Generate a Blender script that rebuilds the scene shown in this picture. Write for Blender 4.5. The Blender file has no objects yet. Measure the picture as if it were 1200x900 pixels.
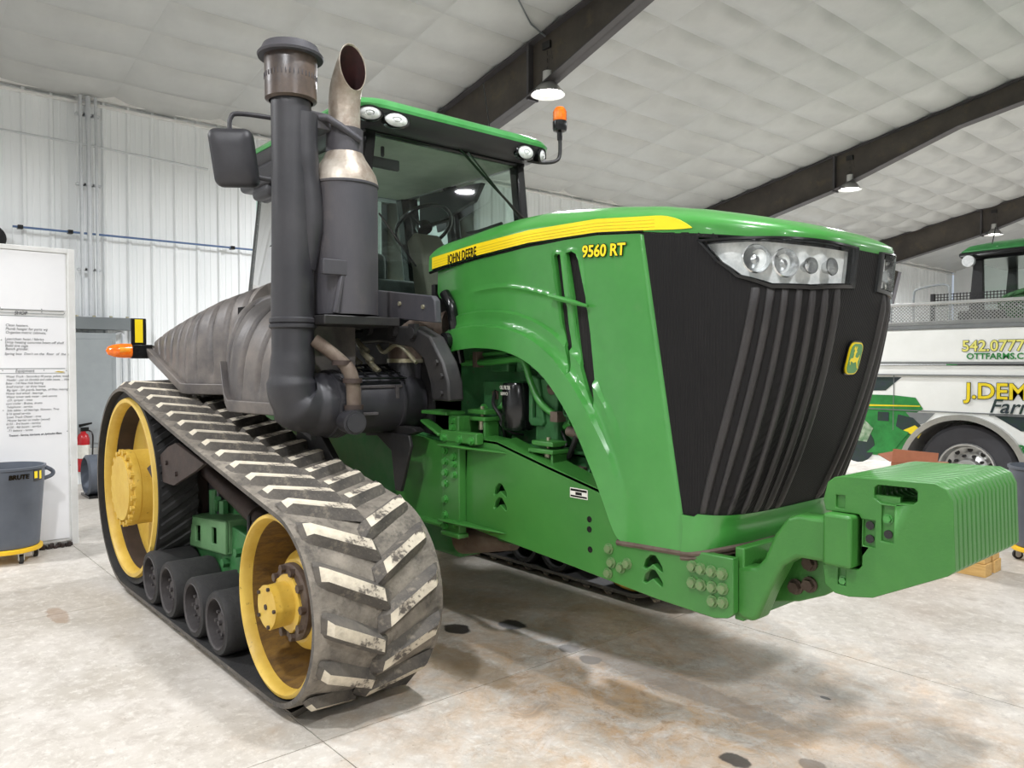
import bpy, bmesh, math, random
from mathutils import Vector, Matrix
from mathutils.geometry import delaunay_2d_cdt
random.seed(7)
PI = math.pi
S = bpy.context.scene
COL = S.collection

# ------------------------------------------------------------------ camera, world, lights, exposure
cam_data = bpy.data.cameras.new('camera')
cam = bpy.data.objects.new('camera', cam_data)
COL.objects.link(cam)
S.camera = cam
cam_data.sensor_width = 36.0
cam_data.lens = 905.0 / 1200.0 * 36.0
cam_data.clip_end = 200
yaw, pitch = math.radians(41.0), math.radians(1.58)
fwd = Vector((-math.cos(yaw) * math.cos(pitch), math.sin(yaw) * math.cos(pitch), -math.sin(pitch)))
cam.location = (3.35, -3.01, 1.6)
cam.rotation_euler = fwd.to_track_quat('-Z', 'Y').to_euler()

world = bpy.data.worlds.new('world')
S.world = world
world.use_nodes = True
world.node_tree.nodes['Background'].inputs[0].default_value = (0.75, 0.85, 1.0, 1)
world.node_tree.nodes['Background'].inputs[1].default_value = 0.6
S.view_settings.view_transform = 'Standard'
S.view_settings.look = 'None'
S.view_settings.gamma = 1
S.view_settings.exposure = 0.0
# x, y, height, watts: eave row, centre row, far row with an added fill
LAMPS = [(-4.0, -12.8, 5.09, 260), (-4.0, -4.4, 5.09, 210), (-4.0, 4.0, 5.09, 430), (-4.0, 12.4, 5.09, 420), (-4.0, 20.8, 5.09, 380),
         (1.6, -9.0, 6.3, 180), (2.2, -4.4, 6.3, 265), (1.6, -0.2, 6.3, 200), (2.0, 12.4, 6.3, 380), (2.0, 20.8, 6.3, 380),
         (9.5, -8.0, 5.6, 300), (6.5, -2.0, 6.4, 360), (9.5, 8.0, 5.6, 380), (9.5, 16.0, 5.6, 330)]  # second entry is added off the row to brighten the floor before the tractor
for (lx, ly, lz, lw) in LAMPS:
    ld = bpy.data.lights.new('high_bay_light', 'AREA')
    ld.shape = 'DISK'
    ld.size = 0.42
    ld.energy = lw
    ld.spread = math.radians(165)
    ld.color = (0.96, 0.97, 1.0)
    lo = bpy.data.objects.new('high_bay_light', ld)
    lo.location = (lx, ly - 0.02, lz - 0.05)
    COL.objects.link(lo)

# ------------------------------------------------------------------ materials
def srgb(*c):
    out = []
    for v in c:
        v = v / 255.0
        out.append(v / 12.92 if v <= 0.04045 else ((v + 0.055) / 1.055) ** 2.4)
    return tuple(out) + (1.0,)

MATS = {}
def pm(name, c1, c2=None, scale=8.0, rough=0.5, metal=0.0, bump=0.0, bscale=None, thr=(0.35, 0.65),
       coat=0.0, spec=0.5, rvar=0.0, c3=None, c3scale=2.0, c3thr=(0.6, 0.75), emit=None, es=0.0, stretch=None, geo=False):
    m = bpy.data.materials.new(name)
    m.use_nodes = True
    nt = m.node_tree
    b = nt.nodes['Principled BSDF']
    b.inputs['Roughness'].default_value = rough
    b.inputs['Metallic'].default_value = metal
    b.inputs['Coat Weight'].default_value = coat
    b.inputs['Coat Roughness'].default_value = 0.08
    b.inputs['Specular IOR Level'].default_value = spec
    L = nt.links.new
    tc = nt.nodes.new('ShaderNodeTexCoord')
    if geo:
        src = nt.nodes.new('ShaderNodeNewGeometry').outputs['Position']
    else:
        src = tc.outputs['Object']
    if stretch:
        mp = nt.nodes.new('ShaderNodeMapping')
        mp.inputs['Scale'].default_value = stretch
        L(src, mp.inputs['Vector'])
        src = mp.outputs['Vector']
    no = nt.nodes.new('ShaderNodeTexNoise')
    no.inputs['Scale'].default_value = scale
    no.inputs['Detail'].default_value = 6
    no.inputs['Roughness'].default_value = 0.65
    L(src, no.inputs['Vector'])
    if c2 is None:
        c2 = tuple(v * 0.86 for v in c1[:3]) + (1,)
    rp = nt.nodes.new('ShaderNodeMapRange')
    rp.inputs['From Min'].default_value = thr[0]
    rp.inputs['From Max'].default_value = thr[1]
    L(no.outputs['Fac'], rp.inputs['Value'])
    mx = nt.nodes.new('ShaderNodeMix'); mx.data_type = 'RGBA'
    mx.inputs[6].default_value = c1; mx.inputs[7].default_value = c2
    L(rp.outputs[0], mx.inputs[0])
    col = mx.outputs[2]
    if c3 is not None:
        n3 = nt.nodes.new('ShaderNodeTexNoise')
        n3.inputs['Scale'].default_value = c3scale
        n3.inputs['Detail'].default_value = 8
        n3.inputs['Roughness'].default_value = 0.7
        L(src, n3.inputs['Vector'])
        r3 = nt.nodes.new('ShaderNodeMapRange')
        r3.inputs['From Min'].default_value = c3thr[0]; r3.inputs['From Max'].default_value = c3thr[1]
        L(n3.outputs['Fac'], r3.inputs['Value'])
        m3 = nt.nodes.new('ShaderNodeMix'); m3.data_type = 'RGBA'
        m3.inputs[7].default_value = c3
        L(r3.outputs[0], m3.inputs[0]); L(col, m3.inputs[6])
        col = m3.outputs[2]
    L(col, b.inputs['Base Color'])
    if rvar:
        rr = nt.nodes.new('ShaderNodeMapRange')
        rr.inputs['To Min'].default_value = max(0.02, rough - rvar); rr.inputs['To Max'].default_value = min(1, rough + rvar)
        L(no.outputs['Fac'], rr.inputs['Value']); L(rr.outputs[0], b.inputs['Roughness'])
    if bump:
        nb = nt.nodes.new('ShaderNodeTexNoise')
        nb.inputs['Scale'].default_value = bscale or scale * 6
        nb.inputs['Detail'].default_value = 6
        L(src, nb.inputs['Vector'])
        bp = nt.nodes.new('ShaderNodeBump')
        bp.inputs['Strength'].default_value = bump
        bp.inputs['Distance'].default_value = 0.01
        L(nb.outputs['Fac'], bp.inputs['Height']); L(bp.outputs[0], b.inputs['Normal'])
    if emit is not None:
        b.inputs['Emission Color'].default_value = emit
        b.inputs['Emission Strength'].default_value = es
    MATS[name] = m
    return m

def glass(name, tint, alpha, rough=0.02, ior=1.5):
    m = bpy.data.materials.new(name); m.use_nodes = True
    nt = m.node_tree
    nt.nodes.remove(nt.nodes['Principled BSDF'])
    out = nt.nodes['Material Output']
    tr = nt.nodes.new('ShaderNodeBsdfTransparent'); tr.inputs[0].default_value = tint
    gl = nt.nodes.new('ShaderNodeBsdfGlossy'); gl.inputs['Roughness'].default_value = rough
    lw = nt.nodes.new('ShaderNodeFresnel'); lw.inputs[0].default_value = ior
    no = nt.nodes.new('ShaderNodeTexNoise'); no.inputs['Scale'].default_value = 3.0
    ad = nt.nodes.new('ShaderNodeMath'); ad.operation = 'MULTIPLY_ADD'
    ad.inputs[1].default_value = 0.04; ad.inputs[2].default_value = alpha
    nt.links.new(no.outputs['Fac'], ad.inputs[0])
    mxv = nt.nodes.new('ShaderNodeMath'); mxv.operation = 'ADD'; mxv.use_clamp = True
    nt.links.new(ad.outputs[0], mxv.inputs[0]); nt.links.new(lw.outputs[0], mxv.inputs[1])
    mx = nt.nodes.new('ShaderNodeMixShader')
    nt.links.new(mxv.outputs[0], mx.inputs[0]); nt.links.new(tr.outputs[0], mx.inputs[1]); nt.links.new(gl.outputs[0], mx.inputs[2])
    nt.links.new(mx.outputs[0], out.inputs[0])
    MATS[name] = m
    return m

G = pm('green_paint', srgb(66, 140, 62), srgb(57, 130, 54), 3, rough=0.28, coat=0.35, bump=0.015, bscale=60, c3=srgb(84, 134, 74), c3scale=5, c3thr=(0.62, 0.9))
GD = pm('green_paint_dusty', srgb(42, 112, 54), srgb(70, 118, 74), 5, rough=0.55, bump=0.1, c3=srgb(92, 96, 76), c3scale=9, c3thr=(0.6, 0.8))
GC = pm('green_casting', srgb(60, 120, 50), srgb(53, 112, 46), 6, rough=0.38, bump=0.12, bscale=90, c3=srgb(104, 150, 96), c3scale=12, c3thr=(0.66, 0.85))
GE = pm('green_engine', srgb(34, 92, 44), srgb(52, 104, 58), 9, rough=0.6, bump=0.2, c3=srgb(70, 66, 50), c3scale=14, c3thr=(0.58, 0.75))
GRF = pm('green_roof', srgb(52, 138, 62), srgb(80, 160, 90), 4, rough=0.35, coat=0.2)
YL = pm('yellow_paint', srgb(216, 184, 84), srgb(202, 164, 62), 6, rough=0.45, bump=0.1, c3=srgb(120, 88, 40), c3scale=26, c3thr=(0.62, 0.72))
YS = pm('yellow_stripe', srgb(250, 222, 28), srgb(244, 214, 24), 5, rough=0.35)
BRN = pm('brown_grime', srgb(120, 90, 36), srgb(84, 62, 32), 22, rough=0.85, bump=0.5, bscale=50, thr=(0.4, 0.65), stretch=(1, 0.4, 1))
DBR = pm('dark_brown', srgb(46, 36, 32), srgb(62, 48, 42), 8, rough=0.7, bump=0.2)
BLK = pm('black_plastic', srgb(42, 42, 46), srgb(54, 53, 56), 4, rough=0.46, bump=0.12, bscale=220, rvar=0.1)
BLD = pm('black_plastic_dusty', srgb(82, 78, 77), srgb(136, 127, 119), 3, rough=0.45, bump=0.12, bscale=160, thr=(0.4, 0.75), rvar=0.12)
BM = pm('black_metal', srgb(26, 26, 28), srgb(42, 40, 39), 7, rough=0.5, bump=0.15, c3=srgb(96, 74, 56), c3scale=12, c3thr=(0.68, 0.8))
BG = pm('black_gloss', srgb(14, 15, 16), srgb(22, 23, 24), 5, rough=0.2)
MUF = pm('muffler_paint', srgb(58, 58, 64), srgb(74, 71, 74), 3, rough=0.6, bump=0.08, bscale=150, stretch=(1, 1, 0.4), c3=srgb(98, 92, 88), c3scale=3, c3thr=(0.55, 0.8))
STL = pm('heated_steel', srgb(186, 178, 166), srgb(150, 138, 124), 6, rough=0.45, metal=0.4, bump=0.25, bscale=40, c3=srgb(112, 88, 72), c3scale=5, c3thr=(0.5, 0.75))
STR = pm('rusty_steel', srgb(112, 100, 88), srgb(74, 58, 50), 5, rough=0.7, metal=0.2, bump=0.2)
EXI = pm('exhaust_inside', srgb(70, 32, 32), srgb(44, 24, 24), 8, rough=0.8)
PRC = pm('precleaner', srgb(64, 58, 56), srgb(98, 84, 74), 5, rough=0.35, bump=0.1, bscale=60)
RUB = pm('rubber', srgb(34, 33, 34), srgb(46, 45, 44), 7, rough=0.75, bump=0.3, bscale=50)
RUD = pm('dusty_rubber', srgb(142, 134, 122), srgb(98, 92, 84), 7, rough=0.9, bump=0.6, bscale=60, c3=srgb(62, 59, 56), c3scale=12, c3thr=(0.52, 0.72))
LUT = pm('lug_top', srgb(214, 204, 184), srgb(170, 160, 144), 9, rough=0.85, bump=0.5, bscale=60, c3=srgb(84, 78, 72), c3scale=11, c3thr=(0.55, 0.62))
LUS = pm('lug_side', srgb(104, 98, 90), srgb(70, 67, 64), 10, rough=0.85, bump=0.5, bscale=60, c3=srgb(128, 120, 108), c3scale=20, c3thr=(0.55, 0.7))
GRY = pm('grey_cast', srgb(74, 70, 70), srgb(56, 52, 52), 9, rough=0.65, bump=0.2)
CHR = pm('chrome', srgb(220, 222, 222), srgb(190, 192, 194), 9, rough=0.22, metal=0.8)
REF = pm('lamp_reflector', srgb(248, 249, 248), srgb(214, 217, 217), 24, rough=0.3, metal=0.0, bump=0.4, bscale=22)
ZNC = pm('zinc', srgb(196, 192, 170), srgb(160, 152, 120), 20, rough=0.4, metal=0.7)
BLT = pm('bolt_green', srgb(82, 138, 76), srgb(116, 128, 92), 30, rough=0.4, metal=0.2)
AMB = pm('amber_lens', srgb(255, 130, 20), srgb(236, 100, 10), 40, rough=0.15, coat=0.6)
AML = pm('amber_lens_light', srgb(255, 176, 60), srgb(255, 150, 30), 50, rough=0.15, coat=0.6)
SEAT = pm('seat_fabric', srgb(58, 62, 60), srgb(72, 76, 74), 12, rough=0.9)
LIN = pm('cab_liner', srgb(176, 182, 166), srgb(160, 166, 150), 5, rough=0.85)
SCRN = pm('brown_trim', srgb(82, 78, 66), srgb(70, 66, 56), 5, rough=0.8)
GLS = glass('cab_glass', (0.84, 0.94, 0.90, 1), 0.0, ior=1.28)
GLC = glass('clear_lens', (0.97, 0.98, 0.97, 1), 0.0, ior=1.15)
MIR = pm('mirror_glass', srgb(120, 124, 128), None, 5, rough=0.1, metal=0.8)
# setting
WAL = pm('painted_steel_sheet', srgb(247, 250, 251), srgb(238, 242, 243), 2, rough=0.38, stretch=(1, 1, 0.3))
CEI = pm('vinyl_insulation', srgb(190, 192, 190), srgb(180, 182, 181), 1.6, rough=0.4, bump=0.06, bscale=14)
BEA = pm('primer_steel', srgb(62, 56, 52), srgb(82, 76, 68), 1.6, rough=0.55, c3=srgb(98, 88, 66), c3scale=2.5, c3thr=(0.55, 0.75), bump=0.05)
BEE = pm('primer_flange', srgb(66, 64, 66), srgb(78, 76, 78), 3, rough=0.5)
WHB = pm('white_board', srgb(253, 253, 254), srgb(248, 248, 250), 2, rough=0.35)
WHT = pm('white_trim', srgb(236, 236, 234), srgb(222, 222, 218), 4, rough=0.5)
INK = pm('marker_ink', srgb(52, 52, 60), None, 5, rough=0.6)
INKY = pm('marker_yellow', srgb(210, 184, 40), None, 5, rough=0.6)
GPN = pm('grey_enamel', srgb(150, 156, 158), srgb(142, 148, 150), 3, rough=0.4)
GDK = pm('grey_enamel_dark', srgb(118, 124, 126), srgb(110, 116, 118), 3, rough=0.4)
CND = pm('conduit', srgb(206, 210, 212), srgb(196, 200, 204), 8, rough=0.4, metal=0.2)
BLU = pm('blue_pipe', srgb(96, 122, 160), srgb(84, 110, 150), 8, rough=0.4)
CAN = pm('grey_bin_plastic', srgb(92, 98, 108), srgb(82, 88, 98), 4, rough=0.5, bump=0.05)
YPL = pm('yellow_plastic', srgb(246, 198, 40), None, 4, rough=0.5)
RED = pm('extinguisher_red', srgb(176, 26, 34), None, 4, rough=0.25)
LBL = pm('label_white', srgb(226, 224, 214), None, 30, rough=0.6)
TRW = pm('trailer_white', srgb(236, 237, 233), srgb(228, 229, 224), 3, rough=0.3)
TGR = pm('trailer_grey', srgb(120, 124, 124), srgb(110, 112, 112), 4, rough=0.4)
PGR = pm('print_green', srgb(48, 140, 66), srgb(36, 112, 52), 6, rough=0.4)
PDK = pm('print_dark', srgb(44, 52, 62), srgb(36, 60, 48), 12, rough=0.4)
PYL = pm('print_yellow', srgb(238, 212, 40), None, 12, rough=0.4)
PLT = pm('print_light_yellow', srgb(232, 226, 120), None, 12, rough=0.4)
PSV = pm('print_silver', srgb(170, 182, 160), srgb(90, 130, 90), 20, rough=0.4)
ALU = pm('aluminium', srgb(206, 206, 204), srgb(188, 188, 186), 6, rough=0.3, metal=0.7)
TIR = pm('tyre', srgb(62, 62, 66), srgb(54, 54, 58), 6, rough=0.7, bump=0.1)
CBD = pm('cardboard', srgb(176, 112, 84), srgb(160, 100, 74), 6, rough=0.85)
WOD = pm('pine_wood', srgb(222, 184, 120), srgb(200, 158, 92), 6, rough=0.7, stretch=(1, 8, 8))
GLO = pm('lamp_glow', srgb(255, 255, 250), None, 3, emit=(1, 0.98, 0.95, 1), es=30.0)
LEAF = pm('leaf', srgb(60, 110, 60), srgb(40, 80, 44), 12, rough=0.6)

# concrete floor
def concrete():
    m = bpy.data.materials.new('concrete_floor'); m.use_nodes = True
    nt = m.node_tree; b = nt.nodes['Principled BSDF']; L = nt.links.new; N = nt.nodes.new
    geo = N('ShaderNodeNewGeometry')
    P = geo.outputs['Position']
    def noise(scale, det=8, rg=0.65, dist=0.0):
        n = N('ShaderNodeTexNoise'); n.inputs['Scale'].default_value = scale; n.inputs['Detail'].default_value = det
        n.inputs['Roughness'].default_value = rg; n.inputs['Distortion'].default_value = dist
        L(P, n.inputs['Vector']); return n.outputs['Fac']
    def mr(v, a, b_, c=0.0, d=1.0):
        r = N('ShaderNodeMapRange'); r.inputs[1].default_value = a; r.inputs[2].default_value = b_
        r.inputs[3].default_value = c; r.inputs[4].default_value = d; L(v, r.inputs[0]); return r.outputs[0]
    def mix(f, a, b_):
        x = N('ShaderNodeMix'); x.data_type = 'RGBA'; L(f, x.inputs[0])
        for s, v in ((6, a), (7, b_)):
            if isinstance(v, tuple): x.inputs[s].default_value = v
            else: L(v, x.inputs[s])
        return x.outputs[2]
    def mul(a, b_):
        x = N('ShaderNodeMath'); x.operation = 'MULTIPLY'; L(a, x.inputs[0])
        if isinstance(b_, float): x.inputs[1].default_value = b_
        else: L(b_, x.inputs[1])
        return x.outputs[0]
    c = mix(mr(noise(1.3, 8, 0.7, 0.6), 0.38, 0.64), srgb(203, 197, 189), srgb(180, 173, 162))
    c = mix(mul(mr(noise(7, 8, 0.78, 0.5), 0.48, 0.66), 0.75), c, srgb(168, 160, 150))
    c = mix(mul(mr(noise(16, 8, 0.8), 0.50, 0.64), 0.55), c, srgb(226, 222, 214))
    sx = N('ShaderNodeSeparateXYZ'); L(P, sx.inputs[0])
    def blob(cx, cy, rx, ry, soft, nz=0.5, ns=None):
        mp = N('ShaderNodeMapping'); mp.vector_type = 'POINT'
        mp.inputs['Location'].default_value = (-cx / rx, -cy / ry, 0); mp.inputs['Scale'].default_value = (1 / rx, 1 / ry, 0)
        L(P, mp.inputs['Vector'])
        ln = N('ShaderNodeVectorMath'); ln.operation = 'LENGTH'; L(mp.outputs[0], ln.inputs[0])
        nn = noise(ns or 4.5 / max(0.25, min(rx, 1.5)), 5, 0.6)
        ad = N('ShaderNodeMath'); ad.operation = 'MULTIPLY_ADD'; L(nn, ad.inputs[0]); ad.inputs[1].default_value = nz; L(ln.outputs['Value'], ad.inputs[2])
        return mr(ad.outputs[0], 1.0 + nz * 0.5, 1.0 + nz * 0.5 - soft)
    zone = blob(1.0, -0.1, 3.0, 1.6, 0.9, 1.4)
    c = mix(mul(mul(zone, mr(noise(3.2, 9, 0.75, 0.9), 0.40, 0.60)), 0.85), c, srgb(188, 150, 106))
    c = mix(mul(mul(zone, mr(noise(5.5, 9, 0.78, 1.2), 0.50, 0.62)), 0.65), c, srgb(146, 134, 122))
    c = mix(mul(mul(zone, mr(noise(9, 9, 0.8, 0.6), 0.54, 0.62)), 0.6), c, srgb(150, 118, 84))
    c = mix(mul(mul(zone, mr(noise(4.1, 9, 0.75, 1.5), 0.56, 0.64)), 0.6), c, srgb(204, 200, 196))
    c = mix(mul(blob(2.0, 1.2, 2.0, 1.6, 1.0, 1.2), mul(mr(noise(6, 8, 0.8, 1.0), 0.52, 0.62), 0.6)), c, srgb(150, 144, 140))
    for (cx, cy, rx, ry, colr, k) in ((-0.18, 0.06, 0.10, 0.085, (34, 32, 32), 0.95), (-0.34, -0.24, 0.10, 0.08, (34, 32, 32), 0.95),
                                 (1.62, -0.32, 0.075, 0.05, (40, 36, 34), 0.9), (0.33, 0.04, 0.07, 0.06, (84, 74, 64), 0.8),
                                 (0.52, 0.01, 0.07, 0.06, (92, 82, 70), 0.8), (1.58, 0.51, 0.03, 0.016, (36, 34, 34), 0.9),
                                 (1.85, -0.12, 0.06, 0.05, (100, 88, 76), 0.7), (0.1, -0.55, 0.45, 0.14, (146, 126, 100), 0.6), (2.6, 1.6, 0.05, 0.03, (60, 56, 50), 0.9),
                                 (-2.2, -2.0, 0.22, 0.06, (150, 116, 84), 0.5), (1.0, 0.1, 0.8, 0.10, (120, 104, 86), 0.5)):
        c = mix(mul(blob(cx, cy, rx, ry, 0.18, 0.9, 14.0), float(k)), c, srgb(*colr))
    # fine dark specks
    c = mix(mul(mr(noise(38, 3, 0.5), 0.70, 0.74), 0.5), c, srgb(96, 82, 64))
    L(c, b.inputs['Base Color'])
    L(mr(noise(3, 6), 0.3, 0.7, 0.34, 0.62), b.inputs['Roughness'])
    bp = N('ShaderNodeBump'); bp.inputs['Strength'].default_value = 0.12; bp.inputs['Distance'].default_value = 0.01
    L(noise(18, 8, 0.7), bp.inputs['Height']); L(bp.outputs[0], b.inputs['Normal'])
    return m
CON = concrete()

def mesh_mat(name, base, scale, thr, kind='XZ', rough=0.6, rot=False):
    """fine woven or punched screen, as relief and grain"""
    m = pm(name, base, None, 5, rough=rough, spec=0.2)
    nt = m.node_tree; b = nt.nodes['Principled BSDF']
    w = nt.nodes.new('ShaderNodeTexWave'); w.inputs['Scale'].default_value = scale; w.bands_direction = kind
    tc = nt.nodes.new('ShaderNodeTexCoord'); mp = nt.nodes.new('ShaderNodeMapping'); mp.inputs['Scale'].default_value = (1, -1, 0) if rot else (1, 1, 1)
    nt.links.new(tc.outputs['Object'], mp.inputs['Vector']); nt.links.new(mp.outputs[0], w.inputs['Vector'])
    bp = nt.nodes.new('ShaderNodeBump'); bp.inputs['Strength'].default_value = thr; bp.inputs['Distance'].default_value = 0.004
    nt.links.new(w.outputs['Fac'], bp.inputs['Height']); nt.links.new(bp.outputs[0], b.inputs['Normal'])
    return m
GRL = mesh_mat('grille_screen', srgb(26, 25, 25), 55, 0.35, 'DIAGONAL', rot=True)
VSC = mesh_mat('vent_screen', srgb(40, 38, 38), 40, 0.8, 'X')

# ------------------------------------------------------------------ mesh helpers
def link(o, parent=None):
    COL.objects.link(o)
    if parent: o.parent = parent
    return o

def mk(name, bm, mat, parent=None, loc=(0, 0, 0), rot=None, smooth=True, ang=35, bevel=0.0, seg=2, kind=None, label=None):
    me = bpy.data.meshes.new(name)
    bmesh.ops.recalc_face_normals(bm, faces=bm.faces)
    bm.to_mesh(me); bm.free()
    for mm in (mat if isinstance(mat, (list, tuple)) else [mat]): me.materials.append(mm)
    if smooth:
        me.polygons.foreach_set('use_smooth', [True] * len(me.polygons))
        me.set_sharp_from_angle(angle=math.radians(ang))
    o = bpy.data.objects.new(name, me)
    o.location = loc
    if rot: o.rotation_euler = rot
    link(o, parent)
    if bevel:
        md = o.modifiers.new('bevel', 'BEVEL'); md.width = bevel; md.segments = seg; md.limit_method = 'ANGLE'; md.angle_limit = math.radians(30)
    if kind: o['kind'] = kind
    if label: o['label'] = label
    return o

def again(o, loc=None, rot=None, scale=None, parent=None, name=None):
    c = o.copy()
    if loc is not None: c.location = loc
    if rot is not None: c.rotation_euler = rot
    if scale is not None: c.scale = scale
    COL.objects.link(c)
    if parent is not None: c.parent = parent
    return c

def thing(name, label, cat, loc=(0, 0, 0), rotz=0, group=None):
    o = bpy.data.objects.new(name, None)
    o.empty_display_size = 0.2
    o.location = loc; o.rotation_euler = (0, 0, rotz)
    o['label'] = label; o['category'] = cat
    if group: o['group'] = group
    link(o)
    return o

def struct(name, bm, mat, parent=None, **k):
    o = mk(name, bm, mat, parent, **k)
    if parent is None: o['kind'] = 'structure'
    return o

def NB(): return bmesh.new()

def split_islands(o):
    """every loose piece of a mesh part becomes a part of its own"""
    bm = bmesh.new(); bm.from_mesh(o.data); seen = set(); isl = []
    bm.faces.ensure_lookup_table()
    for f in bm.faces:
        if f.index in seen: continue
        st = [f]; seen.add(f.index); grp = []
        while st:
            g = st.pop(); grp.append(g.index)
            for v in g.verts:
                for h in v.link_faces:
                    if h.index not in seen: seen.add(h.index); st.append(h)
        isl.append(set(grp))
    if len(isl) < 2: bm.free(); return
    for k, grp in enumerate(isl):
        b2_ = bm.copy(); b2_.faces.ensure_lookup_table()
        bmesh.ops.delete(b2_, geom=[f for f in b2_.faces if f.index not in grp], context='FACES')
        me = bpy.data.meshes.new(o.name.split('.')[0]); b2_.to_mesh(me); b2_.free()
        for mm in o.data.materials: me.materials.append(mm)
        if k == 0: first = me
        else:
            c = o.copy(); c.data = me; COL.objects.link(c)
    o.data = first
    bm.free()


def box(bm, x0, x1, y0, y1, z0, z1, mi=0):
    v = [bm.verts.new(p) for p in ((x0, y0, z0), (x1, y0, z0), (x1, y1, z0), (x0, y1, z0), (x0, y0, z1), (x1, y0, z1), (x1, y1, z1), (x0, y1, z1))]
    for f in ((0, 3, 2, 1), (4, 5, 6, 7), (0, 1, 5, 4), (1, 2, 6, 5), (2, 3, 7, 6), (3, 0, 4, 7)):
        bm.faces.new([v[i] for i in f]).material_index = mi

def frame_of(d):
    d = Vector(d).normalized()
    a = Vector((0, 0, 1)) if abs(d.z) < 0.9 else Vector((1, 0, 0))
    u = d.cross(a).normalized(); w = d.cross(u).normalized()
    return d, u, w

def cyl(bm, p0, p1, r0, r1=None, n=20, caps=True, mi=0, bolt=False):
    if r1 is None: r1 = r0
    p0, p1 = Vector(p0), Vector(p1)
    d, u, w = frame_of(p1 - p0)
    A = [bm.verts.new(p0 + (u * math.cos(2 * PI * i / n) + w * math.sin(2 * PI * i / n)) * r0) for i in range(n)]
    B = [bm.verts.new(p1 + (u * math.cos(2 * PI * i / n) + w * math.sin(2 * PI * i / n)) * r1) for i in range(n)]
    for i in range(n):
        bm.faces.new((A[i], A[(i + 1) % n], B[(i + 1) % n], B[i])).material_index = mi
    if caps:
        bm.faces.new(A).material_index = mi; bm.faces.new(B).material_index = mi

def tube(bm, pts, r, n=10, caps=True, mi=0):
    pts = [Vector(p) for p in pts]
    rs = r if isinstance(r, (list, tuple)) else [r] * len(pts)
    rings = []; u = None
    for i, p in enumerate(pts):
        t = (pts[min(i + 1, len(pts) - 1)] - pts[max(i - 1, 0)]).normalized()
        if u is None: _, u, w = frame_of(t)
        else:
            u = (u - t * u.dot(t)).normalized()
        w = t.cross(u)
        rings.append([bm.verts.new(p + (u * math.cos(2 * PI * k / n) + w * math.sin(2 * PI * k / n)) * rs[i]) for k in range(n)])
    for a, b in zip(rings, rings[1:]):
        for k in range(n):
            bm.faces.new((a[k], a[(k + 1) % n], b[(k + 1) % n], b[k])).material_index = mi
    if caps:
        bm.faces.new(rings[0]).material_index = mi; bm.faces.new(rings[-1]).material_index = mi

def smoothpath(pts, k=6):
    """Catmull-Rom through points"""
    P = [Vector(p) for p in pts]; out = []
    for i in range(len(P) - 1):
        p0, p1, p2, p3 = P[max(i - 1, 0)], P[i], P[i + 1], P[min(i + 2, len(P) - 1)]
        for j in range(k):
            t = j / k
            out.append(0.5 * ((2 * p1) + (p2 - p0) * t + (2 * p0 - 5 * p1 + 4 * p2 - p3) * t * t + (3 * p1 - p0 - 3 * p2 + p3) * t ** 3))
    out.append(P[-1]); return out

def lathe(bm, prof, c=(0, 0, 0), axis='Y', n=40, mi=0, closed=False):
    c = Vector(c); rings = []
    for (r, h) in prof:
        ring = []
        for i in range(n):
            a = 2 * PI * i / n; s, t = r * math.cos(a), r * math.sin(a)
            p = Vector((s, h, t)) if axis == 'Y' else Vector((s, t, h)) if axis == 'Z' else Vector((h, s, t))
            ring.append(bm.verts.new(c + p))
        rings.append(ring)
    seq = list(zip(rings, rings[1:]))
    if closed: seq.append((rings[-1], rings[0]))
    for a, b in seq:
        for i in range(n):
            bm.faces.new((a[i], a[(i + 1) % n], b[(i + 1) % n], b[i])).material_index = mi
    if not closed:
        for r_, (rad, h) in ((rings[0], prof[0]), (rings[-1], prof[-1])):
            if rad > 1e-5 and rad < 0.0: bm.faces.new(r_)
    return rings

def cap(bm, ring, mi=0):
    bm.faces.new(ring).material_index = mi

def prism(bm, pts, a, b, plane='XZ', mi=0):
    """polygon in a plane, extruded from a to b along the third axis"""
    def P(u, v, w):
        return (u, w, v) if plane == 'XZ' else (w, u, v) if plane == 'YZ' else (u, v, w)
    A = [bm.verts.new(P(u, v, a)) for u, v in pts]; B = [bm.verts.new(P(u, v, b)) for u, v in pts]
    n = len(pts)
    bm.faces.new(A).material_index = mi; bm.faces.new(B).material_index = mi
    for i in range(n):
        bm.faces.new((A[i], A[(i + 1) % n], B[(i + 1) % n], B[i])).material_index = mi

def inpoly(x, y, P):
    c = False; j = len(P) - 1
    for i in range(len(P)):
        if (P[i][1] > y) != (P[j][1] > y) and x < (P[j][0] - P[i][0]) * (y - P[i][1]) / (P[j][1] - P[i][1]) + P[i][0]: c = not c
        j = i
    return c

def segd(x, y, P, closed=False):
    """distance to polyline"""
    best = 1e9; n = len(P)
    for i in range(n if closed else n - 1):
        ax, ay = P[i]; bx, by = P[(i + 1) % n]
        dx, dy = bx - ax, by - ay; q = dx * dx + dy * dy
        t = 0 if q == 0 else max(0, min(1, ((x - ax) * dx + (y - ay) * dy) / q))
        d = math.hypot(x - ax - t * dx, y - ay - t * dy)
        if d < best: best = d
    return best

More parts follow.
